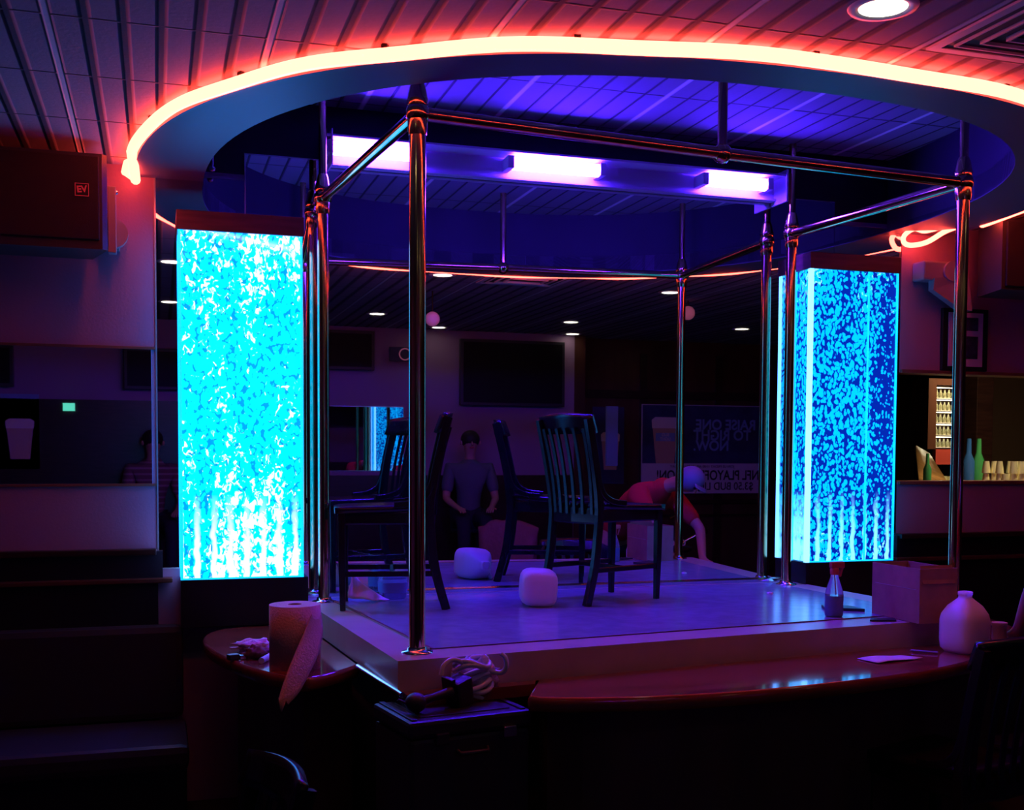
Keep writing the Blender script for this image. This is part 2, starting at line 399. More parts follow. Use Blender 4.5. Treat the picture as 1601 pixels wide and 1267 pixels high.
def curve_pts(cx, a, b, n, k=64, t0=0., t1=PI):
    """half super-ellipse in front of the back wall (y <= 0), left to right"""
    out = []
    for i in range(k + 1):
        t = t0 + (t1 - t0) * i / k; c, s_ = math.cos(PI - t), math.sin(t)
        out.append((cx + a * math.copysign(abs(c) ** (2 / n), c), -b * abs(s_) ** (2 / n)))
    return out
def smooth_path(pts, k=6):
    P = [Vector(p) for p in pts]; out = []
    for i in range(len(P) - 1):
        p0, p1, p2, p3 = P[max(i - 1, 0)], P[i], P[i + 1], P[min(i + 2, len(P) - 1)]
        for j in range(k):
            t = j / k; out.append(.5 * ((2 * p1) + (-p0 + p2) * t + (2 * p0 - 5 * p1 + 4 * p2 - p3) * t * t + (-p0 + 3 * p1 - 3 * p2 + p3) * t ** 3))
    out.append(P[-1]); return out

# ------------------------------------------------------------------ setting
OUT = curve_pts(1.955, 2.03, 2.12, 2.35)
INN = curve_pts(1.92, 1.72, 1.93, 2.4)
struct('floor', MB().box(-4, 14, -10, 12, -.1, 0), 'carpet')
# ceiling with the notch of the ring, extruded upwards
poly = [(-4, 0)] + OUT + [(14, 0), (14, -10), (-4, -10)]
struct('ceiling', MB().prism(poly, ZC, ZC + .05), 'tile')
ringpoly = OUT + INN[::-1]
struct('trim_1', MB().prism(ringpoly, ZC - .045, ZC + .06), 'soffit')          # smooth soffit ring
mb = MB()
i1 = curve_pts(1.92, 1.74, 1.95, 2.4)
vs = [(x, y, ZC - .04) for x, y in INN] + [(x, y, ZR + .02) for x, y in INN] + [(x, y, ZC - .04) for x, y in i1] + [(x, y, ZR + .02) for x, y in i1]
n_ = len(INN); fs = []
for i in range(n_ - 1): fs += [(i, i + 1, n_ + i + 1, n_ + i), (2 * n_ + i, 3 * n_ + i, 3 * n_ + i + 1, 2 * n_ + i + 1)]
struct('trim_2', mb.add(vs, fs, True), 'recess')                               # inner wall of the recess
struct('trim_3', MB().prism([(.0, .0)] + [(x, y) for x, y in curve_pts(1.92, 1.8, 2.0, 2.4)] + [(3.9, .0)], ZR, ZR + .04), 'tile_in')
# back wall: solid left of the window to the bar room, opening on the right
wb = MB()
wb.box(-4, 3.735, .012, .12, 0, ZC); wb.box(3.735, 10, .0, .12, 0, 1.396); wb.box(3.735, 10, .0, .12, 1.976, ZC); wb.box(10, 14, 0, .12, 0, ZC)
wb.box(-4, 0, 0, .012, 0, ZC)
struct('wall_back', wb, 'wall')
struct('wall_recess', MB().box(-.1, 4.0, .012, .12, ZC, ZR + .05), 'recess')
struct('wall_left', MB().box(-4.1, -4, -10, .12, 0, ZC), 'wall')
struct('wall_right', MB().box(14, 14.1, -10, 12, 0, ZC), 'wall')
struct('wall_front', MB().box(-4, 4.12, -6.15, -6.03, 0, ZC), 'wall')
wf = MB().box(4.12, 6.9, -6.4, -6.28, 0, ZC)
wf.box(4.12, 4.24, -6.28, -6.03, 0, ZC)
struct('wall_front_wood', wf, 'panel_wood')
struct('wall_front_far', MB().box(4.0, 14, -10.1, -9.98, 0, ZC), 'dark_wood')
# wainscot and rails
t = MB()
t.box(-4, 0, -.035, .0, 0, .988); t.box(-4, .02, -.03, 0, .988, 1.11)
struct('wall_wainscot_left', t, 'black_paint')
struct('wall_wainscot_right', MB().box(3.73, 14, -.035, 0, 0, .988).box(3.72, 14, -.03, 0, .988, 1.11), 'black_paint')
struct('trim_4', MB().box(-4, -.005, -.055, 0, 1.095, 1.122, .006), 'dark_wood')
struct('trim_5', MB().box(-4, .06, -.06, 0, .975, .996, .005), 'panel_wood')
struct('trim_6', MB().box(3.73, 14, -.055, 0, 1.095, 1.122, .006), 'dark_wood')
struct('trim_7', MB().box(3.70, 14, -.06, 0, .975, .996, .005), 'panel_wood')
t = MB()
for x in (5.0, 5.9, 6.6): t.box(x - .04, x + .04, -6.28, -6.25, .2, 2.6)
t.box(4.24, 6.8, -6.28, -6.24, .98, 1.02); t.box(4.24, 6.8, -6.28, -6.24, 2.12, 2.2); t.box(4.24, 6.8, -6.28, -6.24, .84, .86)
struct('trim_8', t, 'dark_wood')
struct('trim_9', MB().box(-4, 4.1, -6.03, -5.99, 0, 1.30), 'dark_wood')
struct('trim_10', MB().box(-4, .0, -.012, .0, 1.972, 1.984, .002).box(-4, 0, -.012, 0, 1.388, 1.400, .002), 'walnut')
# window to the bar
wn = thing('window_1', 'long opening in the right wall into the lit bar room', 'window', (3.8, 0, 1.396)); del wn['category']; del wn['label']; wn['kind'] = 'structure'
obj('window_frame', MB().box(3.74, 10, -.015, .12, 1.38, 1.400, .003).box(3.74, 10, -.015, .12, 1.972, 1.990, .003), 'walnut', wn)
# bar room shell
struct('wall_bar_left', MB().box(3.7, 3.8, .12, 12, 0, ZC), 'black_paint')
struct('wall_bar_far', MB().box(3.7, 14, 11.9, 12, 0, ZC), 'bar_wall')
struct('ceiling_bar', MB().box(3.7, 14, .12, 12, ZC, ZC + .05), 'recess')
struct('wall_bar_partition', MB().box(6.85, 11, 3.1, 3.2, 0, ZC), 'bar_wall')
struct('wall_bar_dark', MB().box(4.5, 6.05, 3.6, 3.7, 0, ZC), 'black_paint')

# ------------------------------------------------------------------ mirrors
def mirror(name, label, x0, x1, z0, z1, y=0, edges='lrtb', t=.006, face=-1):
    r = thing(name, label, 'mirror', ((x0 + x1) / 2, y, z0))
    ya, yb = (y, y + .008) if face < 0 else (y - .008, y)
    obj('glass', MB().box(x0, x1, ya, yb, z0, z1), 'mirror', r)
    e = MB(); yy = (y - .004, y) if face < 0 else (y, y + .004)
    if 'l' in edges: e.box(x0 - .002, x0 + t, *yy, z0, z1)
    if 'r' in edges: e.box(x1 - t, x1 + .002, *yy, z0, z1)
    if 't' in edges: e.box(x0, x1, *yy, z1 - t, z1)
    if 'b' in edges: e.box(x0, x1, *yy, z0, z0 + t)
    if e.v: obj('edge_trim', e, 'mirror_edge', r)
    return r
mirror('wall_mirror', 'narrow tall wall mirror panel left of the left bubble panel', 0, .372, 1.03, 2.722, edges='ltb', t=.005)
mirror('wall_mirror', 'large wall mirror behind the stage, its tallest middle panel', .375, 3.325, .80, 2.835, edges='lt', t=.004)
mirror('wall_mirror', 'narrow wall mirror panel behind the right bubble panel', 3.328, 3.73, 1.03, 2.722, edges='t', t=.003)
mirror('wall_mirror', 'long low strip mirror on the wall under the left speaker', -3.9, -.02, 1.40, 1.972, y=-.006, edges='')
mirror('wall_mirror', 'strip mirror across the dark wall facing the stage', 1.05, 2.32, 1.34, 1.976, y=-6.02, edges='tb', face=1)
struct('trim_11', MB().box(-4, 1.04, -6.03, -5.99, 1.30, 1.99), 'dark_wood')
tag(obj('mirror_rail', MB().box(.62, 3.06, -.03, .0, ZS + .0, ZS + .022, .004), 'chrome'), 'chrome rail along the foot of the large stage mirror', 'rail')

# ------------------------------------------------------------------ neon ring
def neon(name, label, pts, r, clips=()):
    t = thing(name, label, 'neon light', pts[len(pts) // 2])
    obj('tube', MB().tube(pts, r, 10), 'neon', t)
    for c in clips:
        i = int(c * (len(pts) - 1)); p, q = Vector(pts[i]), Vector(pts[min(i + 1, len(pts) - 1)]); d = (q - p).normalized(); nrm = Vector((d.y, -d.x, 0))
        b = MB().box(-.010, .010, -.008, .008, -.012, .012, .002, rot=(0, 0, math.atan2(d.y, d.x)), at=p + Vector((0, 0, .018)))
        obj('clip', b, 'black_paint', t)
    return t
out2 = curve_pts(1.955, 2.05, 2.14, 2.35, 160)
rp = [(x, y, ZC - .028 + .004 * math.sin(i * .35)) for i, (x, y) in enumerate(out2)]
rp[0] = (-.06, -.02, ZC - .05)
loopL = [(-.10, -.16, ZC - .03), (-.11, -.10, ZC - .05), (-.075, -.05, ZC - .07)]
neon('neon_ring', 'glowing red neon tube bent round the curved ceiling ring', loopL + rp[6:156], .021, [.09, .2, .30, .4, .5, .6, .7, .8, .9])
lp = smooth_path([(3.955, -.235, 2.722), (3.888, -.16, 2.696), (3.818, -.10, 2.645), (3.75, -.06, 2.63), (3.715, -.045, 2.645), (3.71, -.055, 2.68), (3.75, -.08, 2.712), (3.80, -.10, 2.70), (3.87, -.14, 2.716), (3.95, -.2, 2.728)])
neon('neon_loop', 'small loose loop of red neon tube where the ring meets the right wall', [tuple(p) for p in lp], .013)

# ------------------------------------------------------------------ water wall panels
def water_panel(x0, x1, label, mat, mir):
    t = thing('bubble_wall', label, 'water panel', (x0, -.15, .995))
    y0, y1, z0, z1 = -.15, -.004, .995, 2.463
    obj('water_tank', MB().box(x0 + .006, x1 - .006, y0 + .004, y1, z0 + .004, z1), mat, t)
    e = MB(); w_ = .011
    e.box(x1 - w_, x1, y0 - .001, y0 + .012, z0, z1)
    e.box(x0, x1, y0 - .001, y0 + .01, z0, z0 + .007)
    obj('acrylic_edge', e, 'edge_dim', t)
    e = MB().box(x0 - .001, x0 + (.02 if mir else .010), y0 - .002, y0 + .02, z0, z1)
    e2 = obj('acrylic_edge', e, 'edge' if mir else 'edge_dim', t)
    obj('acrylic_edge', MB().box(x0 - .001, x0 + .006, y1 - .012, y1, z0, z1).box(x1 - .006, x1 + .001, y1 - .012, y1, z0, z1), 'edge_dim', t)
    if mir: obj('corner_reflection', MB().box(x0 + .335, x0 + .345, y0 - .0005, y0 + .01, z0, z1), 'edge_dim', t)  # thin glowing strip drawn for the back corner's reflection in the tank
    obj('top_cap', MB().box(x0 - .006, x1 + .006, y0 - .008, 0, z1, z1 + .082, .003), 'walnut', t)
    obj('base', MB().box(x0 - .0, x1 + .02, y0 - .0, 0, ZB, z0, .003), 'black_paint', t)
water_panel(.092, .604, 'left cyan lit bubble wall panel, the brighter and fuller one', 'water_l', 0)
water_panel(3.098, 3.612, 'right cyan lit bubble wall panel with clearer blue water', 'water_r', 1)

# ------------------------------------------------------------------ blacklight fixture over the mirror
t = thing('blacklight_fixture', 'long violet blacklight fixture hanging above the stage mirror', 'light fixture', (1.84, -.08, 2.84))
obj('housing', MB().box(.70, 2.95, -.035, -.01, 2.80, 2.93, .003).box(.70, 2.95, -.155, -.035, 2.902, 2.912, .002).box(.70, 2.95, -.06, -.02, 2.802, 2.812, .002), 'housing', t)
for x0, x1 in ((.74, 1.10), (1.56, 1.98), (2.54, 2.86)):
    lt = obj('lamp_tube', MB().tube([(x0, -.11, 2.862), (x1, -.11, 2.862)], .030, 14), 'uv', t)
    for xs in (x0 - .03, x1): obj('socket', MB().box(xs, xs + .03, -.14, -.03, 2.835, 2.892, .004), 'housing', lt)
obj('end_plate', MB().box(2.95, 2.962, -.16, -.01, 2.78, 2.935, .003), 'housing', t)
obj('end_plate', MB().box(.728, .735, -.16, -.01, 2.78, 2.935, .003), 'housing', t)

# ------------------------------------------------------------------ stage
FL, FR, BR, BL = (.716, -1.655), (3.20, -1.345), (3.10, -.012), (.60, -.012)
t = thing('stage', 'low white topped dance stage with beige edge and pole frame on it', 'stage', (1.9, -.8, 0))
obj('platform', MB().prism([FL, FR, BR, BL], ZB - .005, ZS), 'laminate', t)
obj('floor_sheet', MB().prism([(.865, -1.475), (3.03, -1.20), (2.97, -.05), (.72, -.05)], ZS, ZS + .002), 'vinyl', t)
obj('edge_strip', MB().bar([(.866, -1.476, ZS + .003), (.735, -.20, ZS + .003)], .012, .005, (1, 0, 0)).bar([(.866, -1.476, ZS + .003), (3.03, -1.20, ZS + .003)], .006, .003, (0, 1, 0)), 'walnut', t)
obj('base', MB().prism([(.78, -1.50), (3.12, -1.22), (3.08, -.014), (.62, -.014)], 0, ZB - .006), 'bar_front', t)

# counters
def counter(name, label, poly, inner_base, th=.05):
    t = thing(name, label, 'counter', (poly[0][0], poly[0][1], 0))
    k = len(poly); cx = sum(p[0] for p in poly) / k; cy = sum(p[1] for p in poly) / k
    # bullnose edge: stack of inset outlines
    vs = []; fs = []; prof = [(-.010, 0), (-.003, -.004), (0, -.014), (0, -.032), (-.004, -.044), (-.014, -th)]
    P = [Vector((x, y, 0)) for x, y in poly]
    area = sum(P[i].x * P[(i + 1) % k].y - P[(i + 1) % k].x * P[i].y for i in range(k))
    if area < 0: P = P[::-1]
    nr = []
    for i in range(k):
        d = (P[(i + 1) % k] - P[i - 1]).normalized(); nr.append(Vector((d.y, -d.x, 0)))
    for o_, z in prof:
        for p, q in zip(P, nr): vs.append(p + q * o_ + Vector((0, 0, ZB + z)))
    m = len(prof)
    for i in range(m - 1):
        for j in range(k): fs.append((i * k + j, i * k + (j + 1) % k, (i + 1) * k + (j + 1) % k, (i + 1) * k + j))
    mb = MB(); mb.add(vs, fs, True); mb.add(vs[:k], [tuple(range(k))]); mb.add(vs[(m - 1) * k:], [tuple(range(k))[::-1]])
    obj('counter_top', mb, 'counter', t)
    obj('counter_base', MB().prism(inner_base, 0, ZB - th), 'bar_front', t)
    return t
lobe = [tuple(p)[:2] for p in smooth_path([(.58, -.165, 0), (.40, -.165, 0), (.25, -.21, 0), (.175, -.37, 0), (.172, -.60, 0), (.22, -.86, 0), (.305, -1.13, 0), (.40, -1.31, 0), (.455, -1.355, 0), (.50, -1.35, 0), (.60, -1.26, 0), (.675, -1.17, 0)], 5)] + [(.655, -.9), (.606, -.165)]
counter('side_counter', 'rounded red brown counter end at the left of the stage under the paper roll', lobe, [(.600, -.17), (.33, -.17), (.30, -.5), (.36, -.95), (.48, -1.18), (.66, -1.10)])
arc = [tuple(p)[:2] for p in smooth_path([(1.085, -1.845, 0), (1.22, -1.905, 0), (1.52, -1.96, 0), (1.855, -1.962, 0), (2.25, -1.91, 0), (2.56, -1.835, 0), (2.84, -1.72, 0), (3.15, -1.55, 0), (3.45, -1.28, 0), (3.62, -.95, 0), (3.70, -.4, 0), (3.72, -.17, 0)], 6)]
inn = [(3.12, -.17), (3.225, -1.34), (1.20, -1.602)]
counter('front_counter', 'long curved glossy red brown counter along the stage front', arc + inn, [(1.20, -1.70), (1.3, -1.76), (1.6, -1.82), (1.9, -1.82), (2.3, -1.76), (2.7, -1.62), (3.26, -1.30), (3.26, -1.0), (3.23, -1.0), (3.235, -1.35), (1.20, -1.615)])
tag(obj('counter_strip', MB().prism([(.728, -1.66), (1.19, -1.605), (1.17, -1.66), (.735, -1.725)], ZB - .04, ZB - .002), 'counter'), 'narrow red brown ledge against the stage edge behind the black case', 'ledge')
tag(obj('edge_molding', MB().tube([(.668, -1.19, ZB - .004), (.722, -1.70, ZB - .004)], .010, 10), 'chrome'), 'shiny rounded edge strip along the stage side reflecting cyan', 'molding')
tag(obj('step_riser', MB().box(.28, .66, -1.95, -1.45, 0, .10, .01), 'dark_wood'), 'low dark step at the foot of the stage front', 'step')

# ------------------------------------------------------------------ brass pole frame
A, B, Cc, D, E = (.808, -1.518), (.69, -.165), (3.084, -1.30), (3.004, -.122), (1.963, -1.39)
fr = thing('brass_pole_frame', 'tall brass pole and rail frame standing round the stage', 'pole frame', (A[0], A[1], ZS))
def up(p, z): return (p[0], p[1], z)
for p in (A, B, Cc, D):
    r_ = .027 if p is A else .025
    post = obj('post', MB().tube([up(p, ZS + .004), up(p, ZRAIL)], r_, 24), 'brass', fr)
    obj('flange', MB().lathe([(.052, ZS), (.052, ZS + .004), (.034, ZS + .008), (.030, ZS + .02)], (p[0], p[1], 0), 24), 'chrome', post)
    obj('upper_rod', MB().tube([up(p, ZRAIL), up(p, ZR)], .018, 16), 'brass', fr)
    obj('ball_joint', MB().ball(up(p, ZRAIL), .040, 18).lathe([(.033, ZRAIL + .025), (.036, ZRAIL + .04), (.033, ZRAIL + .05), (.026, ZRAIL + .085), (.02, ZRAIL + .10)], (p[0], p[1], 0), 18).lathe([(.029, ZRAIL - .07), (.033, ZRAIL - .05), (.033, ZRAIL - .02)], (p[0], p[1], 0), 18), 'brass', fr)
obj('drop_rod', MB().tube([up(E, ZRAIL), up(E, ZR)], .018, 16), 'brass', fr)
obj('ball_joint', MB().ball(up(E, ZRAIL), .036, 18), 'brass', fr)
for p, q in ((A, E), (E, Cc), (A, B), (Cc, D)):
    obj('rail', MB().tube([up(p, ZRAIL), up(q, ZRAIL)], .022, 20), 'brass', fr)
hr = thing('hanging_rod', 'short violet lit rod with ball end hanging inside the ceiling recess', 'rod', (.235, -.10, ZR))
obj('rod', MB().tube([(.235, -.10, ZR), (.235, -.10, 2.74)], .006, 8), 'chrome', hr); obj('ball_end', MB().ball((.235, -.10, 2.735), .014), 'chrome', hr)

# ------------------------------------------------------------------ chairs
def make_chair(label, group):
    t = thing('slat_back_chair', label, 'chair', (0, 0, 0), 0, group)
    # saddle seat, origin under the back of the seat, +x is forward
    g = []
    for i in range(13):
        row = []
        for j in range(13):
            u = i / 12; v = j / 12 * 2 - 1
            half = .145 + .03 * u; x = .0 + .40 * u; y = v * half * (1 - .03 * (abs(v) ** 6)); dish = .012 * (1 - v * v) * math.sin(PI * min(1, u * 1.1))
            z = .432 - dish - .006 * u ** 4 + (.012 * (1 - u) ** 3)
            row.append((x + (.012 * (1 - v * v) if i == 12 else 0), y, z))
        g.append(row)
    obj('seat', MB().sheet(g, .026), 'chair', t, True)
    for s in (-1, 1):
        p = smooth_path([(-.055, s * .150, 0), (-.012, s * .150, .16), (.006, s * .150, .30), (.012, s * .152, .42), (-.012, s * .155, .58), (-.062, s * .158, .80)], 4)
        obj('leg', MB().bar([tuple(q) for q in p], .026, .036, (0, 1, 0)), 'chair', t, True)
        obj('leg', MB().bar([(.375, s * .150, .412), (.373, s * .149, .20), (.370, s * .147, 0)], [.032, .029, .022], [.032, .029, .022], (0, 1, 0)), 'chair', t, True)
        w_ = smooth_path([(-.020, s * .155, .60), (.004, s * .157, .53), (.030, s * .158, .475), (.085, s * .158, .445), (.16, s * .158, .436)], 3)
        obj('side_bracket', MB().bar([tuple(q) for q in w_], .020, .026, (0, 1, 0)), 'chair', t, True)
        obj('stretcher', MB().bar([(-.02, s * .149, .15), (.372, s * .148, .15)], .016, .022, (0, 1, 0)), 'chair', t, True)
        obj('side_apron', MB().bar([(.02, s * .140, .382), (.37, s * .146, .382)], .018, .055, (0, 1, 0)), 'chair', t, True)
    obj('front_apron', MB().bar([(.372, -.15, .382), (.372, .15, .382)], .055, .018, (0, 0, 1)), 'chair', t, True)
    obj('rear_apron', MB().bar([(.012, -.15, .382), (-.006, 0, .382), (.012, .15, .382)], .070, .018, (0, 0, 1)), 'chair', t, True)
    obj('cross_stretcher', MB().bar([(.17, -.148, .15), (.17, .148, .15)], .020, .016, (0, 0, 1)), 'chair', t, True)
    # curved crest rail
    def bx(z, y): # back surface x at height z, bowed backwards in the middle
        base = {0: .012}; k = (z - .42) / .38; return .012 - .024 * k - .052 * k * k - .030 * (1 - (y / .158) ** 2)
    g = []
    for i in range(5):
        z = .735 + .085 * i / 4; row = []
        for j in range(13):
            y = -.170 + .34 * j / 12; row.append((bx(z, max(-.158, min(.158, y))) + .010, y, z - .010 * (y / .17) ** 2 * (i / 4)))
        g.append(row)
    obj('crest_rail', MB().sheet(g, .022), 'chair', t, True)
    for k in range(6):
        y = -.118 + .236 * k / 5
        p = [(bx(.39 + .37 * q / 6, y) - .0, y * (1 + .10 * q / 6), .39 + .37 * q / 6) for q in range(7)]
        obj('slat', MB().bar(p, .021, .008, (0, 1, 0)), 'chair', t, True)
    return t
def put(t, x, y, z, deg, sc=1):
    t.location = (x, y, z); t.rotation_euler = (0, 0, math.radians(deg)); t.scale = (sc,) * 3
ch = make_chair('black slat back chair on the stage seen from behind, beside the white jug', None)
put(ch, 1.735, -.475, ZS + .002, 21.5)
ch1 = dup(ch, (1.115, -.405, ZS + .002), math.radians(169), 'black slat back chair at the left of the stage behind the front brass pole')
ch3 = dup(ch, (2.655, -2.10, 0), math.radians(100), 'dark slat back chair in front of the curved counter at the lower right corner', scale=1.16)
ch4 = dup(ch, (.203, -2.58, 0), math.radians(-166), 'dark chair low in the left foreground with a cyan lit top edge', scale=1.02)

# ------------------------------------------------------------------ jugs
JP = [(.030, 0), (.062, .002), (.076, .018), (.079, .05), (.079, .125), (.074, .150), (.055, .182), (.030, .205), (.022, .213), (.021, .222), (.0235, .224), (.0235, .236), (.019, .238), (.019, .225)]
def jug(label, m, sc):
    t = thing('plastic_jug', label, 'jug', tuple(m.translation), 0, None)
    mb = MB().lathe([(r * sc, z * sc) for r, z in JP], (0, 0, 0), 32, sq=4.0).xf(m); obj('body', mb, 'jug', t)
    hd = MB().tube([(.045 * sc, .045 * sc, .175 * sc), (.064 * sc, .064 * sc, .165 * sc), (.070 * sc, .070 * sc, .13 * sc), (.062 * sc, .062 * sc, .10 * sc)], .011 * sc, 10).xf(m)
    obj('handle', hd, 'jug', t)
    return t
m1 = Matrix.Translation((2.93, -1.56, ZB)) @ Matrix.Rotation(math.radians(12), 4, 'Z')
jug('upright white plastic gallon jug on the counter at the right beside the cardboard box', m1, .98)
m2 = Matrix.Translation((1.535, -.62, ZS + .080)) @ Matrix.Rotation(math.radians(-12), 4, 'Z') @ Matrix.Rotation(math.radians(-90), 4, 'X') @ Matrix.Rotation(math.radians(3), 4, 'Z')
jug('white plastic jug lying on its side on the stage floor, its base facing forward', m2, 1.0)

# ------------------------------------------------------------------ spray bottle
x, y, z = 2.60, -1.18, ZS + .002
t = thing('spray_bottle', 'spray bottle of blue liquid with a red trigger head on the stage', 'bottle', (x, y, z))
obj('bottle_body', MB().lathe([(.030, .0), (.036, .004), (.037, .02), (.037, .085), (.034, .105), (.025, .135), (.018, .155), (.015, .172)], (x, y, z), 24), 'clear', t)
obj('liquid', MB().lathe([(.030, .003), (.0335, .008), (.034, .085)], (x, y, z), 24), 'blue_liquid', t)
sp_ = MB().lathe([(.018, .170), (.019, .192), (.012, .198)], (x, y, z), 16)
sp_.box(x - .020, x + .042, y - .011, y + .011, z + .195, z + .222, .006); sp_.box(x + .024, x + .034, y - .006, y + .006, z + .160, z + .200, .003, rot=(0, .3, 0))
obj('trigger_head', sp_, 'red_plastic', t)
obj('dip_tube', MB().tube([(x, y, z + .17), (x + .006, y, z + .088)], .0025, 6), 'white_paper', t)

# cardboard box
t = thing('cardboard_box', 'open topped brown cardboard box on the right corner of the stage', 'box', (2.88, -1.31, ZS))
x0, x1, y0, y1, z0, z1 = 2.802, 2.975, -1.455, -1.145, ZS + .002, ZS + .215
bx_ = MB().box(x0, x0 + .004, y0, y1, z0, z1).box(x1 - .004, x1, y0, y1, z0, z1).box(x0 + .004, x1 - .004, y0, y0 + .004, z0, z1).box(x0 + .004, x1 - .004, y1 - .004, y1, z0, z1).box(x0 + .004, x1 - .004, y0 + .004, y1 - .004, z0, z0 + .004)
obj('box_walls', bx_, 'cardboard', t)
obj('flap', MB().box(x0 + .012, x1 - .012, y0 + .006, y0 + .010, z1 - .06, z1 + .012, rot=(-.3, 0, 0)), 'cardboard', t)
obj('flap', MB().box(x0 + .008, x0 + .012, y0 + .01, y1 - .01, z1 - .07, z1 - .002, rot=(0, .12, 0)), 'cardboard', t)
obj('tape', MB().box(x0 - .0012, x0, y0 + .02, y1 - .02, z0 + .13, z0 + .1312), 'laminate', t)

tag(obj('black_tray', MB().prism([(2.66, -1.02), (2.80, -1.10), (2.80, -1.0), (2.70, -.93)], ZS + .002, ZS + .014), 'black_plastic'), 'flat black tray on the stage between the spray bottle and the box', 'tray')
tag(obj('black_cloth', MB().prism([(2.66, -1.34), (2.76, -1.37), (2.785, -1.32), (2.70, -1.29)], ZS + .002, ZS + .008), 'black_plastic'), 'small flat black cloth at the stage edge by the box', 'cloth')
g = [[(2.44 + .21 * i / 5 + .02 * j / 4, -1.585 - .10 * j / 4 + .028 * i / 5, ZB + .003 + .008 * (i / 5) ** 3 * (j / 4) + .004 * math.sin(i)) for j in range(5)] for i in range(6)]
tag(obj('paper_sheet', MB().sheet(g, .0015), 'white_paper'), 'sheet of white paper lying on the front counter', 'paper')
pn = thing('pen', 'thin pen lying on the counter between the paper and the jug', 'pen', (2.77, -1.56, ZB)); obj('barrel', MB().tube([(2.735, -1.51, ZB + .006), (2.80, -1.575, ZB + .006)], .004, 8), 'label', pn); obj('tip', MB().tube([(2.735, -1.51, ZB + .006), (2.728, -1.503, ZB + .006)], [.004, .001], 8), 'chrome', pn)
tag(obj('small_tub', MB().lathe([(.022, 0), (.028, .04), (.026, .085), (.030, .088), (.030, .10)], (3.125, -1.52, ZB), 20), 'towel'), 'small brown tub on the counter just right of the upright jug', 'tub')
tag(obj('plastic_disc', MB().lathe([(.014, 0), (.014, .006), (.006, .009)], (2.72, -.46, ZS + .002), 14), 'white_paper'), 'small pale round plastic disc on the stage floor near the mirror', 'disc')

# paper towel roll
x, y = .452, -1.165
t = thing('paper_towel_roll', 'big brown paper towel roll standing on the left counter end', 'paper roll', (x, y, ZB))
R_, H_ = .088, .222; nn = 48
vs = []; fs = []
for r, z in ((R_, 0), (R_, H_), (.024, H_), (.024, 0)):
    for j in range(nn): vs.append((x + r * math.cos(2 * PI * j / nn), y + r * math.sin(2 * PI * j / nn), ZB + z))
for i in range(4):
    for j in range(nn): fs.append((i * nn + j, i * nn + (j + 1) % nn, ((i + 1) % 4) * nn + (j + 1) % nn, ((i + 1) % 4) * nn + j))
mb = MB(); mb.add(vs, fs); mb.sm = [True if i < nn else False for i in range(len(fs))]
obj('roll', mb, 'towel', t)
obj('core', MB().lathe([(.0238, H_ - .012), (.0238, H_ + .0005), (.0225, H_ + .0005), (.0225, H_ - .012)], (x, y, ZB), 24), 'cardboard', t)
# hanging strip peeling from the right side, sweeping down to the left over the counter edge
lft = [(x + .062, y - .058, ZB + .222), (x + .035, y - .090, ZB + .17), (x + .000, y - .135, ZB + .11), (x - .035, y - .185, ZB + .05), (x - .065, y - .225, ZB - .01), (x - .085, y - .245, ZB - .065)]
rgt = [(x + .088, y - .010, ZB + .205), (x + .090, y - .050, ZB + .13), (x + .068, y - .115, ZB + .07), (x + .030, y - .175, ZB + .015), (x - .010, y - .220, ZB - .04), (x - .050, y - .245, ZB - .075)]
L, Rg = smooth_path(lft, 4), smooth_path(rgt, 4); g = []
for i, (a, b) in enumerate(zip(L, Rg)):
    row = []
    for j in range(9):
        u = j / 8; p = a.lerp(b, u); bend = math.sin(PI * u) * .010
        if i == len(L) - 1: p = p + Vector((0, 0, [-.01, 0, .018, .006, -.02, -.03, -.012, .01, 0][j]))
        row.append((p.x - bend, p.y - bend, p.z + bend * .5))
    g.append(row)
obj('loose_strip', MB().sheet(g, .0015), 'towel', t)

# bits on the left counter end
def crumple(name, label, cat, c, sx, sy, sz, mat, seed, amp=.4):
    mb = MB(); n = 22; m = 14; vs = []; fs = []
    for i in range(m + 1):
        ph = PI * i / m
        for j in range(n):
            th = 2 * PI * j / n; d = Vector((math.sin(ph) * math.cos(th), math.sin(ph) * math.sin(th), -math.cos(ph)))
            k = 1 + amp * mnoise.noise(d * 2.3 + Vector((seed, 0, 0))) + amp * .5 * mnoise.noise(d * 6 + Vector((0, seed, 0)))
            vs.append((c[0] + d.x * sx * k, c[1] + d.y * sy * k, max(c[2], c[2] + sz + d.z * sz * k)))
    for i in range(m):
        for j in range(n): fs.append((i * n + j, i * n + (j + 1) % n, (i + 1) * n + (j + 1) % n, (i + 1) * n + j))
    mb.add(vs, fs, True); return tag(obj(name, mb, mat), label, cat)
crumple('crumpled_tissue', 'crumpled pink tissue on the left counter end beside the roll', 'tissue', (.335, -.83, ZB + .001), .075, .06, .024, 'pink_cloth', 3.3, .7)
crumple('crumpled_tissue', 'darker crumpled tissue in front of the pink one beside the roll', 'tissue', (.335, -.955, ZB + .001), .040, .032, .022, 'coat', 9.1, .6)
tag(obj('paper_tube', MB().tube([(.345, -1.07, ZB + .012), (.385, -.985, ZB + .014)], .011, 14), 'white_paper'), 'short rolled white paper tube left of the paper towel roll', 'paper tube')
lg = thing('lighter', 'small dark lighter on the left counter end left of the tissues', 'lighter', (.255, -.96, ZB)); obj('lighter_body', MB().box(.235, .275, -.975, -.945, ZB + .001, ZB + .022, .004, rot=(0, 0, .3)), 'black_plastic', lg); obj('metal_cap', MB().box(.276, .292, -.97, -.95, ZB + .002, ZB + .018, .003, rot=(0, 0, .3)), 'chrome', lg)

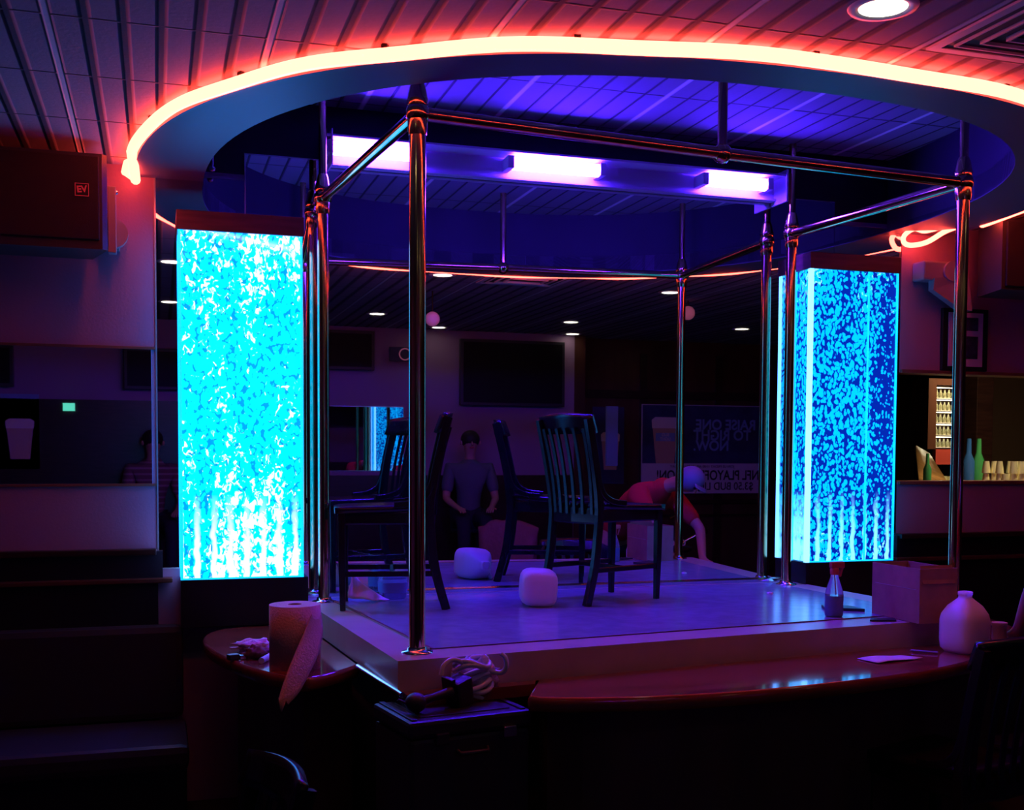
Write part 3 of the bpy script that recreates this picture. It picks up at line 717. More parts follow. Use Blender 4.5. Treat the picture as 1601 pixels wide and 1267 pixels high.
# cloth and clear tub by the mirror on the left of the stage
g = []
for i in range(9):
    row = []
    for j in range(7):
        u, v = i / 8, j / 6; row.append((.79 + .17 * u + .01 * math.sin(5 * v), -.20 - .05 * v + .02 * math.sin(u * 9), ZS + .004 + .135 * (1 - u) ** 1.2 * (1 - .85 * v) + .006 * math.sin(u * 11 + v * 3) * (1 - u)))
    g.append(row)
tag(obj('white_cloth', MB().sheet(g, .002), 'white_paper'), 'small white folded cloth slumped at the mirror foot left on the stage', 'cloth')
ct = thing('plastic_tub', 'clear plastic tub beside the white cloth at the mirror foot', 'tub', (1.0, -.13, ZS))
obj('tub', MB().lathe([(.050, .002), (.058, .010), (.062, .09), (.058, .10), (.060, .11), (.056, .11), (.056, .1)], (1.0, -.13, ZS), 24, sq=4), 'clear', ct)
obj('tub_label', MB().lathe([(.0605, .03), (.0628, .075)], (1.0, -.13, ZS), 24, sq=4), 'label', ct)

# ------------------------------------------------------------------ black case with tool and tubing
zt = .745
def quad_lid(poly, z0, z1, bev): return MB().prism(poly, z0, z1)
ccx, ccy, ang = .875, -1.715, math.radians(10)
rotm = Matrix.Translation((ccx, ccy, 0)) @ Matrix.Rotation(ang, 4, 'Z')
t = thing('equipment_case', 'black hard plastic equipment case with silver latches below the stage corner', 'case', (ccx, ccy, .40))
obj('case_body', MB().box(-.200, .200, -.150, .150, .40, zt - .055, .012).xf(rotm), 'black_plastic', t)
ld = MB().box(-.205, .205, -.155, .155, zt - .052, zt, .012); ld.box(-.15, .15, -.11, .11, zt - .002, zt + .004, .003); ld.box(-.19, -.172, -.14, .14, zt - .001, zt + .005, .002); ld.box(.172, .19, -.14, .14, zt - .001, zt + .005, .002)
obj('lid', ld.xf(rotm), 'black_plastic', t)
for s in (-.10, .125): obj('latch', MB().box(s - .022, s + .022, -.166, -.154, zt - .075, zt - .040, .004).xf(rotm), 'chrome' if s > 0 else 'black_plastic', t)
obj('carry_handle', MB().tube([(-.05, -.155, zt - .10), (-.045, -.175, zt - .105), (.045, -.175, zt - .105), (.05, -.155, zt - .10)], .007, 8).xf(rotm), 'black_plastic', t)
st = thing('black_bin', 'tall black box standing on the floor under the equipment case', 'box', (ccx, ccy, 0))
obj('bin_body', MB().box(-.19, .22, -.15, .15, 0, .385, .01).xf(rotm), 'black_plastic', st); obj('bin_rim', MB().box(-.195, .225, -.155, .155, .375, .399, .006).xf(rotm), 'black_paint', st)
# corded tool
zt += .005
t = thing('work_lamp', 'black tool with round head and square end lying on the equipment case', 'tool', (.80, -1.75, zt))
hp = Vector((.742, -1.80, zt + .032)); bp_ = Vector((.895, -1.735, zt + .045))
obj('round_head', MB().ball(hp, .033, 16, (1, 1, .95)).tube([hp + Vector((-.03, 0, .0)), hp + Vector((-.055, .0, .012))], .005, 8), 'black_plastic', t)
obj('handle', MB().tube([hp + Vector((.02, 0, .005)), hp + Vector((.06, .012, .012)), hp + Vector((.12, .035, .02))], [.015, .012, .017], 12), 'black_plastic', t)
bl = MB().box(-.033, .033, -.032, .032, -.045, .048, .009, rot=(.15, -.25, .5), at=bp_); obj('square_end', bl, 'black_plastic', t)
obj('ridge', MB().box(-.008, .008, -.025, .025, -.03, .03, .004, rot=(.15, -.25, .5), at=bp_ + Vector((-.036, -.012, .02))), 'black_plastic', t)
# coil of clear tubing in wrap
t = thing('tubing_coil', 'bundle of clear white tubing in plastic wrap on the black case', 'tubing', (.97, -1.66, zt))
for k in range(7):
    c = Vector((.955 + .006 * math.sin(k * 2.1), -1.655 + .012 * math.cos(k * 1.7), zt + .018 + .016 * k)); pts = []
    for j in range(28):
        a = 2 * PI * j / 28; pts.append(c + Vector((math.cos(a) * (.058 + .006 * math.sin(k)), math.sin(a) * (.040 + .004 * math.cos(k * 1.3)), .012 * math.sin(2 * a + k) + .006 * k % .01)))
    obj('tube_loop', MB().tube(pts, .0085, 8, closed=True), 'cord', t)
obj('loose_end', MB().tube(smooth_path([(1.0, -1.66, zt + .095), (1.045, -1.68, zt + .085), (1.062, -1.69, zt + .105), (1.058, -1.69, zt + .135), (1.045, -1.685, zt + .148)]), .0085, 8), 'cord', t)
obj('loose_end', MB().tube(smooth_path([(.93, -1.69, zt + .12), (.885, -1.70, zt + .140), (.852, -1.71, zt + .125), (.842, -1.715, zt + .095)]), .0085, 8), 'cord', t)
def lump(c, sx, sy, sz, seed, amp):
    n, m = 24, 16; vs = []; fs = []
    for i in range(m + 1):
        ph = PI * i / m
        for j in range(n):
            th = 2 * PI * j / n; d = Vector((math.sin(ph) * math.cos(th), math.sin(ph) * math.sin(th), -math.cos(ph)))
            k = 1 + amp * mnoise.noise(d * 2.8 + Vector((seed, 0, 0))); vs.append((c[0] + d.x * sx * k, c[1] + d.y * sy * k, max(zt, c[2] + d.z * sz * k)))
    for i in range(m):
        for j in range(n): fs.append((i * n + j, i * n + (j + 1) % n, (i + 1) * n + (j + 1) % n, (i + 1) * n + j))
    return MB().add(vs, fs, True)
obj('plastic_wrap', lump((.978, -1.635, zt + .065), .068, .05, .066, 4.4, .45), 'wrap', t)

# ------------------------------------------------------------------ speakers
t = thing('speaker', 'large black loudspeaker hung on the left wall below the ceiling', 'speaker', (-.42, -.20, 2.34))
x0, x1, y0, y1, z0, z1 = -.86, -.195, -.36, -.08, 2.355, 2.700
obj('cabinet', MB().prism([(x0, y0 + .012), (x1 - .0, y0 + .012), (x1 + .018, y0 + .03), (x1 - .05, y1), (x0 + .05, y1)], z0 - .025, z1), 'cab', t)
obj('grille', MB().box(x0 + .012, x1 - .010, y0, y0 + .012, z0 + .010, z1 - .012, .005), 'grille', t)
lg = MB().box(-.2935, -.2425, y0 - .002, y0, 2.530, 2.5325).box(-.2935, -.2425, y0 - .002, y0, 2.577, 2.5795).box(-.2935, -.291, y0 - .002, y0, 2.5325, 2.577).box(-.245, -.2425, y0 - .002, y0, 2.5325, 2.577)
bf = obj('badge_frame', lg, 'logo_red', t)
text('badge_letters', 'EV', .034, (-.268, y0 - .0005, 2.556), (PI / 2, -.12, 0), 'logo_red', bf, .0008, bold=.0012)
br = obj('bracket', MB().tube([(-.165, -.10, 2.44), (-.165, -.06, 2.44)], .06, 24).box(-.182, -.150, -.16, -.10, 2.35, 2.62, .004).box(-.20, -.14, -.06, -.001, 2.38, 2.50, .004), 'bracket', t)
obj('bolt', MB().ball((-.150, -.13, 2.60), .009), 'chrome', t)
t = thing('speaker', 'dark loudspeaker on a wall bracket at the upper right beyond the pole', 'speaker', (4.25, -.25, 2.3))
obj('cabinet', MB().prism([(4.02, -.42), (4.60, -.42), (4.52, -.12), (4.12, -.12)], 2.37, 2.72), 'cab', t)
obj('grille', MB().box(4.04, 4.58, -.435, -.42, 2.385, 2.705, .004), 'grille', t)
def disc_x(x, y, z, r, w_): return MB().lathe([(r, 0), (r, w_)], (x, y, z), 28, axis=Matrix.Rotation(PI / 2, 3, 'Y'))
b_ = MB().box(3.80, 3.97, -.10, -.001, 2.45, 2.55, .01); b_.add([(3.86, -.11, 2.46), (4.07, -.11, 2.48), (4.10, -.11, 2.30), (4.02, -.11, 2.31), (3.86, -.10, 2.40), (3.86, -.06, 2.46), (4.07, -.06, 2.48), (4.10, -.06, 2.30), (4.02, -.06, 2.31), (3.86, -.06, 2.40)], [(0, 1, 2, 3, 4), (9, 8, 7, 6, 5), (0, 5, 6, 1), (1, 6, 7, 2), (2, 7, 8, 3), (3, 8, 9, 4), (4, 9, 5, 0)])
b_.tube([(3.97, -.115, 2.500), (3.97, -.02, 2.500)], .052, 24)
obj('bracket', b_, 'bracket', t); obj('bolt', MB().ball((3.97, -.19, 2.38), .010), 'black_paint', t)

# ------------------------------------------------------------------ framed pictures on the right wall
t = thing('picture_frame', 'framed picture with two dark photographs on the right wall', 'picture', (4.15, -.01, 2.0))
fx0, fx1, fz0, fz1 = 3.985, 4.275, 1.992, 2.322
obj('frame', MB().box(fx0, fx1, -.022, -.001, fz0, fz1, .003), 'black_paint', t)
obj('mat_board', MB().box(fx0 + .035, fx1 - .035, -.0245, -.021, fz0 + .022, fz1 - .022), 'matboard', t)
for z0, z1 in ((2.205, 2.275), (2.055, 2.175)): obj('photograph', MB().box(fx0 + .068, fx1 - .068, -.0265, -.0245, z0, z1), 'photo', t)

# ------------------------------------------------------------------ ceiling: downlights and vent
def downlight(x, y, label, z=ZC, group=None):
    t = thing('downlight', label, 'ceiling light', (x, y, z), 0, group)
    obj('trim_ring', MB().lathe([(.063, -.001), (.070, -.006), (.090, -.006), (.094, -.001)], (x, y, z), 32), 'white_trim', t)
    obj('lens', MB().lathe([(.064, -.003), (.001, -.0035)], (x, y, z), 32), 'bulb', t); return t
lab = ['bright round downlight in the ceiling just in front of the neon ring',
       'downlight seen in the narrow left mirror, the upper of its two', 'downlight seen in the narrow left mirror, the lower of its two',
       'downlight mirrored just left of the left hanging pink globe', 'downlight mirrored high at the right beside the mirrored pole',
       'upper of the two downlights mirrored close together above the dark screens', 'lower of the two downlights mirrored close together above the dark screens',
       'small downlight mirrored right under the left pink globe', 'downlight mirrored between the right pole and the right bubble panel', 'tiny far downlight mirrored above the wood wall']
for (x, y), l in zip([(1.865, -2.50), (.10, -2.55), (.11, -4.66), (1.85, -4.88), (3.68, -2.75), (3.66, -4.88), (4.05, -5.9), (2.62, -5.78), (5.42, -4.86), (6.05, -8.8)], lab): downlight(x, y, l)
t = thing('ceiling_vent', 'square dark air vent grille in the ceiling at the upper right', 'vent', (2.45, -2.5, ZC))
vx0, vx1, vy0, vy1 = 2.17, 2.76, -2.76, -2.275
fmb = MB()
for k, o_ in enumerate((0, .055, .105, .155)):
    a0, a1, b0, b1 = vx0 + o_, vx1 - o_, vy0 + o_, vy1 - o_; wd = .030 if k == 0 else .007; z0 = ZC - .008 - .003 * k; z1 = ZC - .001
    q = MB().box(a0, a1, b0, b0 + wd, z0, z1).box(a0, a1, b1 - wd, b1, z0, z1).box(a0, a0 + wd, b0 + wd, b1 - wd, z0, z1).box(a1 - wd, a1, b0 + wd, b1 - wd, z0, z1)
    obj('outer_frame' if k == 0 else 'louver', q, 'white_trim', t)
obj('backing', MB().box(vx0 + .03, vx1 - .03, vy0 + .03, vy1 - .03, ZC - .004, ZC - .0005), 'black_paint', t)

# ------------------------------------------------------------------ booth bench along the left wall
t = thing('booth_bench', 'dark padded booth bench along the left wall below the rail', 'bench', (-1.0, -.35, 0))
obj('bench_base', MB().box(-3.9, .10, -.56, -.04, 0, .30, .01), 'black_paint', t)
obj('seat_cushion', MB().box(-3.9, .11, -.60, -.10, .30, .40, .03), 'black_plastic', t)
obj('back_cushion', MB().box(-3.9, .10, -.12, -.04, .40, .80, .03), 'black_plastic', t)

# ------------------------------------------------------------------ things in the room behind the camera, seen in the mirrors
RY = (PI / 2, 0, PI)
def tv(x0, x1, z0, z1, label, y=-5.99, g=None):
    t = thing('television', label, 'television', ((x0 + x1) / 2, y, z0), 0, g)
    obj('bezel', MB().box(x0, x1, y, y + .06, z0, z1, .006), 'black_plastic', t); obj('screen', MB().box(x0 + .03, x1 - .03, y + .06, y + .063, z0 + .03, z1 - .03), 'screen', t)
    obj('wall_mount', MB().box((x0 + x1) / 2 - .1, (x0 + x1) / 2 + .1, y - .04, y, (z0 + z1) / 2 - .1, (z0 + z1) / 2 + .1), 'black_paint', t)
tv(2.88, 3.98, 2.0, 2.66, 'biggest dark television mirrored above the right stage chair')
tv(1.30, 2.02, 2.32, 2.70, 'dark television mirrored just right of the left pole pair')
tv(-.28, .26, 2.09, 2.47, 'dark television mirrored in the narrow mirror left of the bubble wall')
tv(-1.95, -1.20, 2.09, 2.46, 'dark television mirrored at the far left edge of the strip mirror')
# big banner
def cup(t, cx, y, z0, h, w_, lab=True):
    obj('cup_print', MB().prism([(-w_ * .36, 0), (w_ * .36, 0), (w_ * .5, h * .78), (-w_ * .5, h * .78)], -.003, 0).xf(Matrix.Translation((cx, y, z0)) @ Matrix.Rotation(PI / 2, 4, 'X')), 'beer', t)
    obj('foam_print', MB().prism([(-w_ * .52, h * .76), (w_ * .52, h * .76), (w_ * .54, h * .94), (w_ * .40, h), (-w_ * .40, h), (-w_ * .54, h * .94)], -.004, 0).xf(Matrix.Translation((cx, y, z0)) @ Matrix.Rotation(PI / 2, 4, 'X')), 'foam', t)
    if lab:
        obj('label_print', MB().box(cx - w_ * .38, cx + w_ * .38, y, y + .0045, z0 + h * .48, z0 + h * .66), 'poster_blue', t)
        text('label_letters', 'BUD\nLIGHT', h * .09, (cx, y + .006, z0 + h * .57), RY, 'foam', t, .0008)
t = thing('beer_banner', 'large beer banner with a foaming cup and white lower strip, seen mirrored', 'banner', (5.65, -6.24, 1.05))
bx0, bx1, bz0, bz1 = 4.98, 6.42, 1.09, 2.05; zm = 1.42; yb = -6.235
obj('navy_field', MB().box(bx0, bx1, yb - .008, yb, zm, bz1), 'poster_navy', t)
obj('white_field', MB().box(bx0, bx1, yb - .008, yb, bz0, zm), 'poster_white', t)
obj('border', MB().box(bx0 - .008, bx0, yb - .008, yb + .002, bz0, bz1).box(bx1, bx1 + .008, yb - .008, yb + .002, bz0, bz1).box(bx0 - .008, bx1 + .008, yb - .008, yb + .002, bz1, bz1 + .008), 'poster_white', t)
cup(t, 5.25, yb, zm, .50, .30)
text('headline', 'RAISE ONE', .155, (6.35, yb + .002, 1.84), RY, 'poster_blue', t, .001, 'LEFT', .004, .98)
text('headline', 'TO RIGHT', .155, (6.29, yb + .002, 1.725), RY, 'poster_blue', t, .001, 'LEFT', .004, .98)
text('headline', 'NOW.', .155, (6.02, yb + .002, 1.61), RY, 'poster_blue', t, .001, 'LEFT', .004, .98)
text('small_line', 'JOIN US FRIDAY 11:00 AM - JOIN US FRIDAY', .040, (5.70, yb + .002, 1.385), RY, 'ink', t, .001)
text('offer_line', 'NFL PLAYOFF ACTION!', .150, (6.40, yb + .002, 1.285), RY, 'ink', t, .001, 'LEFT', .003, .80)
text('offer_line', '$3.50 BUD LIGHT', .120, (6.33, yb + .002, 1.165), RY, 'ink', t, .001, 'LEFT', .001, .9)
# second poster at the far left
t = thing('beer_poster', 'blue beer poster with a foaming cup mirrored at the far left', 'poster', (-1.3, -5.99, 1.42))
obj('poster_field', MB().box(-1.75, -1.0, -6.008, -5.99, 1.36, 2.03), 'poster_blue', t); cup(t, -1.16, -5.989, 1.45, .36, .22, False)
t = thing('narrow_poster', 'narrow poster mirrored on the wood post right of the dark screens', 'poster', (4.55, -6.2, 1.2))
obj('poster_field', MB().box(4.42, 4.78, -6.279, -6.262, 1.20, 2.02), 'poster_navy', t); cup(t, 4.62, -6.261, 1.35, .40, .20, False)
# blue board put in to stand for a cyan reflection
tag(obj('reflection_board', MB().box(4.30, 4.42, -5.60, -5.56, 1.40, 2.0, .004), 'poster_blue'), 'narrow blue board standing in for a cyan reflection right of the right stage chair', 'board')
bpy.data.objects['reflection_board'].name = 'cyan_reflection'
# wall clock / round sign
t = thing('round_sign', 'small sign with a pale ring mirrored behind the front pole', 'sign', (2.27, -6.0, 2.45))
obj('board', MB().box(2.18, 2.50, -6.02, -5.99, 2.42, 2.56, .004), 'poster_navy', t)
rg = [(2.33 + .055 * math.cos(a * PI / 16), -5.985, 2.49 + .055 * math.sin(a * PI / 16)) for a in range(32)]; obj('ring', MB().tube(rg, .006, 8, closed=True), 'globe', t)
tag(obj('green_lamp', MB().prism([(-.80, -5.985), (-.70, -5.985), (-.70, -5.96), (-.80, -5.96)], 1.885, 1.955), 'green_lamp'), 'small green glowing lamp mirrored in the left strip mirror', 'lamp')
for (x, y, z), l in (((1.98, -3.3, 2.535), 'pink globe lamp hanging mirrored just right of the front pole'), ((4.02, -3.15, 2.648), 'pink globe lamp hanging mirrored beside the right mirrored pole')):
    t = thing('globe_lamp', l, 'lamp', (x, y, ZC)); obj('globe', MB().ball((x, y, z), .055, 20), 'globe', t); obj('stem', MB().tube([(x, y, ZC), (x, y, z + .05)], .006, 8), 'black_paint', t)
# back table with coat, chairs
def table(x, y, label):
    t = thing('bar_table', label, 'table', (x, y, 0)); obj('tabletop', MB().lathe([(.001, .725), (.35, .725), (.36, .735), (.36, .752), (.001, .755)], (x, y, 0), 40), 'dark_wood', t)
    obj('pedestal', MB().tube([(x, y, .02), (x, y, .725)], .035, 14), 'black_paint', t); obj('foot', MB().lathe([(.24, 0), (.24, .012), (.05, .05)], (x, y, 0), 28), 'black_paint', t)
table(-1.3, -4.5, 'round dark table mirrored in the left strip mirror')
table(3.9, -3.6, 'round dark table mirrored behind the right stage chair')
dup(ch, (-.42, -4.2, 0), math.radians(150), 'dark slat back chair mirrored in the middle of the left strip mirror', scale=1.1)
dup(ch, (-1.25, -3.3, 0), math.radians(-60), 'dark slat back chair mirrored at the left edge of the strip mirror', scale=1.1)
cch = dup(ch, (2.62, -3.35, 0), math.radians(-60), 'dark slat back chair mirrored between the two stage chairs with a coat over it', scale=1.1)
g = []
for i in range(15):
    row = []
    for j in range(11):
        u, v = i / 14, j / 10 * 2 - 1; a = (u - .5) * 2
        x = .08 * a + .02 * mnoise.noise(Vector((u * 5, v * 4, 1))); y = v * .24 * (1 - .15 * abs(a)) ; z = 1.02 - .38 * abs(a) ** 1.5 - .06 * v * v + .03 * mnoise.noise(Vector((u * 4, v * 3, 5)))
        row.append((x, y, z))
    g.append(row)
co = obj('brown_coat', MB().sheet(g, .02).xf(Matrix.Translation((2.575, -3.275, 0)) @ Matrix.Rotation(math.radians(-60), 4, 'Z')), 'coat'); tag(co, 'crumpled brown coat draped over a chair mirrored between the stage chairs', 'coat')
t = thing('brass_beer_tap', 'bent brass rail fitting mirrored under the beer banner', 'rail', (4.3, -3.6, .755))
obj('arm', MB().tube(smooth_path([(4.02, -3.45, 1.00), (4.12, -3.45, 1.03), (4.20, -3.45, 1.02), (4.29, -3.45, .93), (4.33, -3.45, .90)]), .012, 10), 'brass', t)
obj('knob', MB().ball((4.34, -3.45, .885), .026), 'brass', t); obj('stem', MB().tube([(4.33, -3.45, .885), (4.18, -3.5, .80), (4.15, -3.5, .752)], .012, 8), 'brass', t)
for k, (x, y) in enumerate(((3.98, -3.40), (4.09, -3.42))):
    t = thing('mug', ('left', 'right')[k] + ' one of two pale mugs mirrored beside the brass fitting', 'mug', (x, y, .755)); obj('mug_body', MB().lathe([(.03, 0), (.034, .09), (.031, .09), (.028, .01)], (x, y, .755), 20), 'foam', t); obj('handle', MB().tube(smooth_path([(x + .03, y, .82), (x + .055, y, .81), (x + .055, y, .78), (x + .03, y, .775)]), .005, 6), 'foam', t)

# ------------------------------------------------------------------ people
def skin_obj(name, verts, edges, mat, parent, sub=2, root=0):
    me = bpy.data.meshes.new(name); me.from_pydata([v[:3] for v in verts], edges, []); o = bpy.data.objects.new(name, me); C.objects.link(o)
    sk = o.modifiers.new('skin', 'SKIN'); sk.use_smooth_shade = True; sb = o.modifiers.new('sub', 'SUBSURF'); sb.levels = sub; sb.render_levels = sub
    for i, v in enumerate(verts):
        r = v[3]; rr = r if isinstance(r, tuple) else (r, r); me.skin_vertices[0].data[i].radius = rr
    me.skin_vertices[0].data[root].use_root = True
    bpy.context.view_layer.update(); dg = bpy.context.evaluated_depsgraph_get(); m2 = bpy.data.meshes.new_from_object(o.evaluated_get(dg))
    bpy.data.objects.remove(o); org = ORG.get(parent.name, Vector((0, 0, 0)))
    m2.transform(Matrix.Translation(-org)); m2.materials.clear(); m2.materials.append(M_[mat])
    for p in m2.polygons: p.use_smooth = True
    o = bpy.data.objects.new(name, m2); C.objects.link(o); o.parent = parent; return o
def person(label, J, shirt, pants='jeans', cap=None, fingers=True):
    """J: dict of joints as vectors"""
    t = thing('person', label, 'person', tuple((J['footL'] + J['footR']) / 2)); V = []; Ed = []; ix = {}
    def v(n, p, r): ix[n] = len(V); V.append((p.x, p.y, p.z, r)); return ix[n]
    def e(a, b): Ed.append((ix[a], ix[b]))
    pel, ch_, nk, hd = J['pelvis'], J['chest'], J['neck'], J['head']
    v('pel', pel, .095); v('wa', pel.lerp(ch_, .5), .088); v('ch', ch_, .095); v('nk', nk, .048); v('jaw', nk.lerp(hd, .55), .062); v('hd', hd, .080); v('top', hd + (hd - nk).normalized() * .05, .064)
    for a, b in (('pel', 'wa'), ('wa', 'ch'), ('ch', 'nk'), ('nk', 'jaw'), ('jaw', 'hd'), ('hd', 'top')): e(a, b)
    for s in 'LR':
        v('sh' + s, J['sh' + s], .055); v('el' + s, J['el' + s], .038); v('wr' + s, J['wr' + s], .026); e('ch', 'sh' + s); e('sh' + s, 'el' + s); e('el' + s, 'wr' + s)
        d = (J['hand' + s] - J['wr' + s]); dn = d.normalized(); sd = dn.cross(Vector((0, 0, 1))).normalized(); v('pm' + s, J['wr' + s] + dn * .045, .030); e('wr' + s, 'pm' + s)
        for k in range(4):
            b0 = J['wr' + s] + dn * .07 + sd * (-.027 + .018 * k); L = (.055, .065, .06, .045)[k]
            v('f%d' % k + s, b0, .0095); e('pm' + s, 'f%d' % k + s); v('g%d' % k + s, b0 + dn * L * .55 + Vector((0, 0, -.004)), .0085); e('f%d' % k + s, 'g%d' % k + s); v('h%d' % k + s, b0 + dn * L * .9 + Vector((0, 0, -.022)), .0075); e('g%d' % k + s, 'h%d' % k + s)
        b0 = J['wr' + s] + dn * .03 + sd * .036; v('t0' + s, b0, .0105); e('pm' + s, 't0' + s); v('t1' + s, b0 + dn * .03 + sd * .018, .009); e('t0' + s, 't1' + s)
        v('hp' + s, J['hip' + s], .085); v('kn' + s, J['knee' + s], .055); v('an' + s, J['foot' + s] + Vector((0, 0, .07)), .036); e('pel', 'hp' + s); e('hp' + s, 'kn' + s); e('kn' + s, 'an' + s)
        fw = J['fwd']; v('to' + s, J['foot' + s] + fw * .14 + Vector((0, 0, .03)), .030); e('an' + s, 'to' + s)
    skin_obj('body', V, Ed, 'skin', t)
    # shirt with short sleeves
    V2 = []; E2 = []
    def w_(p, r): V2.append((p.x, p.y, p.z, r)); return len(V2) - 1
    a = w_(pel, .125); a2 = w_(pel.lerp(ch_, .35), .122); b = w_(pel.lerp(ch_, .7), .130); c = w_(ch_.lerp(nk, .10), .132); n0 = w_(ch_.lerp(nk, .6), .105); n1 = w_(ch_.lerp(nk, .98), .062); E2 += [(a, a2), (a2, b), (b, c), (c, n0), (n0, n1)]
    for s in 'LR':
        p = w_(J['sh' + s], .080); q = w_(J['sh' + s].lerp(J['el' + s], .85), .056); E2 += [(c, p), (p, q)]
    skin_obj('shirt', V2, E2, shirt, t)
    V2.clear(); E2.clear(); a = w_(pel + (pel - ch_).normalized() * .03, .125)
    for s in 'LR':
        p = w_(J['hip' + s], .103); q = w_(J['knee' + s], .073); r = w_(J['foot' + s] + Vector((0, 0, .09)), .055); E2 += [(a, p), (p, q), (q, r)]
    skin_obj('trousers', V2, E2, pants, t)
    # face
    up_ = (hd - nk).normalized(); fc = J['face'].normalized(); sd = fc.cross(up_).normalized()
    fm = MB()
    for s in (-1, 1):
        fm.ball(hd + fc * .082 + sd * .030 * s + up_ * .01, .009)
    obj('eyes', fm, 'black_paint', t)
    nm = MB().tube([hd + fc * .085 + up_ * .012, hd + fc * .105 - up_ * .022], [.006, .013], 8); obj('nose', nm, 'skin', t)
    obj('mouth', MB().tube([hd + fc * .078 - up_ * .045 + sd * .02, hd + fc * .086 - up_ * .047, hd + fc * .078 - up_ * .045 - sd * .02], .005, 6), 'red_shirt', t)
    for s in (-1, 1): obj('ear', MB().ball(hd + sd * .090 * s, .022, sc=(.6, .9, 1)), 'skin', t)
    hm = MB().ball((0, 0, 0), .092, 20, (1, 1, .95)); hc = hd + up_ * .035 - fc * .022
    hm.v = [tuple(Vector(p) + hc) for p in hm.v]; obj('hair' if not cap else 'cap', hm, 'hair' if not cap else cap, t)
    if cap: obj('cap_brim', MB().sheet([[tuple(hc + fc * (.085 + .06 * i / 3 * (1 - .4 * (j / 4 - 1) ** 2)) + sd * .07 * (j / 4 - 1) + up_ * (.012 - .006 * i)) for j in range(9)] for i in range(4)], .004), cap, t)
    return t
Vv = Vector
J = dict(fwd=Vv((.45, .9, 0)).normalized(), face=Vv((.25, .75, -.6)), footL=Vv((3.00, -2.50, 0)), footR=Vv((3.28, -2.62, 0)), kneeL=Vv((3.04, -2.42, .43)), kneeR=Vv((3.28, -2.52, .43)),
         hipL=Vv((2.99, -2.36, .84)), hipR=Vv((3.16, -2.46, .84)), pelvis=Vv((3.07, -2.40, .95)), chest=Vv((3.18, -2.04, 1.25)), neck=Vv((3.29, -1.86, 1.33)), head=Vv((3.365, -1.75, 1.35)),
         shL=Vv((3.07, -1.92, 1.26)), shR=Vv((3.38, -2.02, 1.24)), elL=Vv((3.12, -1.70, 1.03)), elR=Vv((3.48, -1.80, 1.03)), wrL=Vv((3.170, -1.575, .86)), wrR=Vv((3.36, -1.52, .85)), handL=Vv((3.23, -1.46, .82)), handR=Vv((3.33, -1.40, .815)))
person('person in a red shirt and cap bending over the counter at the right edge', J, 'red_shirt', cap='cap')
def seated(x, y, ang, label, shirt, cap=None, zs=.46, lean=.05):
    c, s = math.cos(ang), math.sin(ang); f = Vv((c, s, 0)); l = Vv((-s, c, 0)); o = Vv((x, y, 0)); up3 = Vv((0, 0, 1)); P = lambda a, b, z: o + f * a + l * b + up3 * z
    return person(label, dict(fwd=f, face=f, footL=P(.42, .10, 0), footR=P(.42, -.10, 0), kneeL=P(.38, .11, zs + .02), kneeR=P(.38, -.11, zs + .02), hipL=P(0, .09, zs + .02), hipR=P(0, -.09, zs + .02), pelvis=P(-.02, 0, zs + .06),
        chest=P(lean, 0, zs + .42), neck=P(lean + .02, 0, zs + .62), head=P(lean + .05, 0, zs + .75), shL=P(lean, .19, zs + .50), shR=P(lean, -.19, zs + .50), elL=P(lean + .08, .24, zs + .22), elR=P(lean + .08, -.24, zs + .22),
        wrL=P(lean + .28, .16, zs + .14), wrR=P(lean + .28, -.16, zs + .14), handL=P(lean + .40, .12, zs + .12), handR=P(lean + .40, -.12, zs + .12)), shirt, cap=cap)
def stool(x, y, label, h=.44):
    t = thing('bar_stool', label, 'stool', (x, y, 0)); obj('seat', MB().lathe([(.001, h - .04), (.15, h - .04), (.17, h - .02), (.16, h - .002), (.001, h)], (x, y, 0), 28), 'black_plastic', t)
    for k in range(4):
        a = PI / 4 + k * PI / 2; obj('leg', MB().tube([(x + .09 * math.cos(a), y + .09 * math.sin(a), h - .03), (x + .16 * math.cos(a), y + .16 * math.sin(a), 0)], .012, 8), 'black_paint', t)
stool(-.05, -5.75, 'round dark stool under the person in the striped shirt', .78)
seated(-.05, -5.75, math.radians(80), 'seated person in a brown striped shirt mirrored left of the bubble wall', 'striped', zs=.85)
stool(2.85, -5.5, 'round dark stool under the person in the grey shirt', .80)
seated(2.85, -5.5, math.radians(95), 'seated person in a grey shirt mirrored between the stage chairs', 'grey_shirt', zs=.87)

# ------------------------------------------------------------------ bar room beyond the opening
t = thing('bar_counter', 'lit wooden bar top running back into the bar room beyond the opening', 'counter', (4.7, .9, 0))
g = [[tuple(Vector((4.836, 1.30, 1.356)).lerp(Vector((5.462, 2.2, 1.59)), i / 4).lerp(Vector((5.05, 1.30, 1.354)).lerp(Vector((5.585, 2.2, 1.532)), i / 4), j / 3)) for j in range(4)] for i in range(5)]
obj('counter_top', MB().sheet(g, .02), 'bar_top', t); obj('counter_base', MB().prism([(4.86, 1.32), (5.03, 1.32), (5.15, 1.5), (4.98, 1.5)], 0, 1.33), 'dark_wood', t)
tag(obj('wood_post', MB().box(5.82, 5.97, 1.95, 2.10, 0, ZC, .006), 'dark_wood'), 'dark wooden post standing in the bar room opening', 'post')
cb = thing('bottle_cabinet', 'tall brown cabinet with five lit shelves of bottles in the bar room', 'cabinet', (6.85, 3.9, 0))
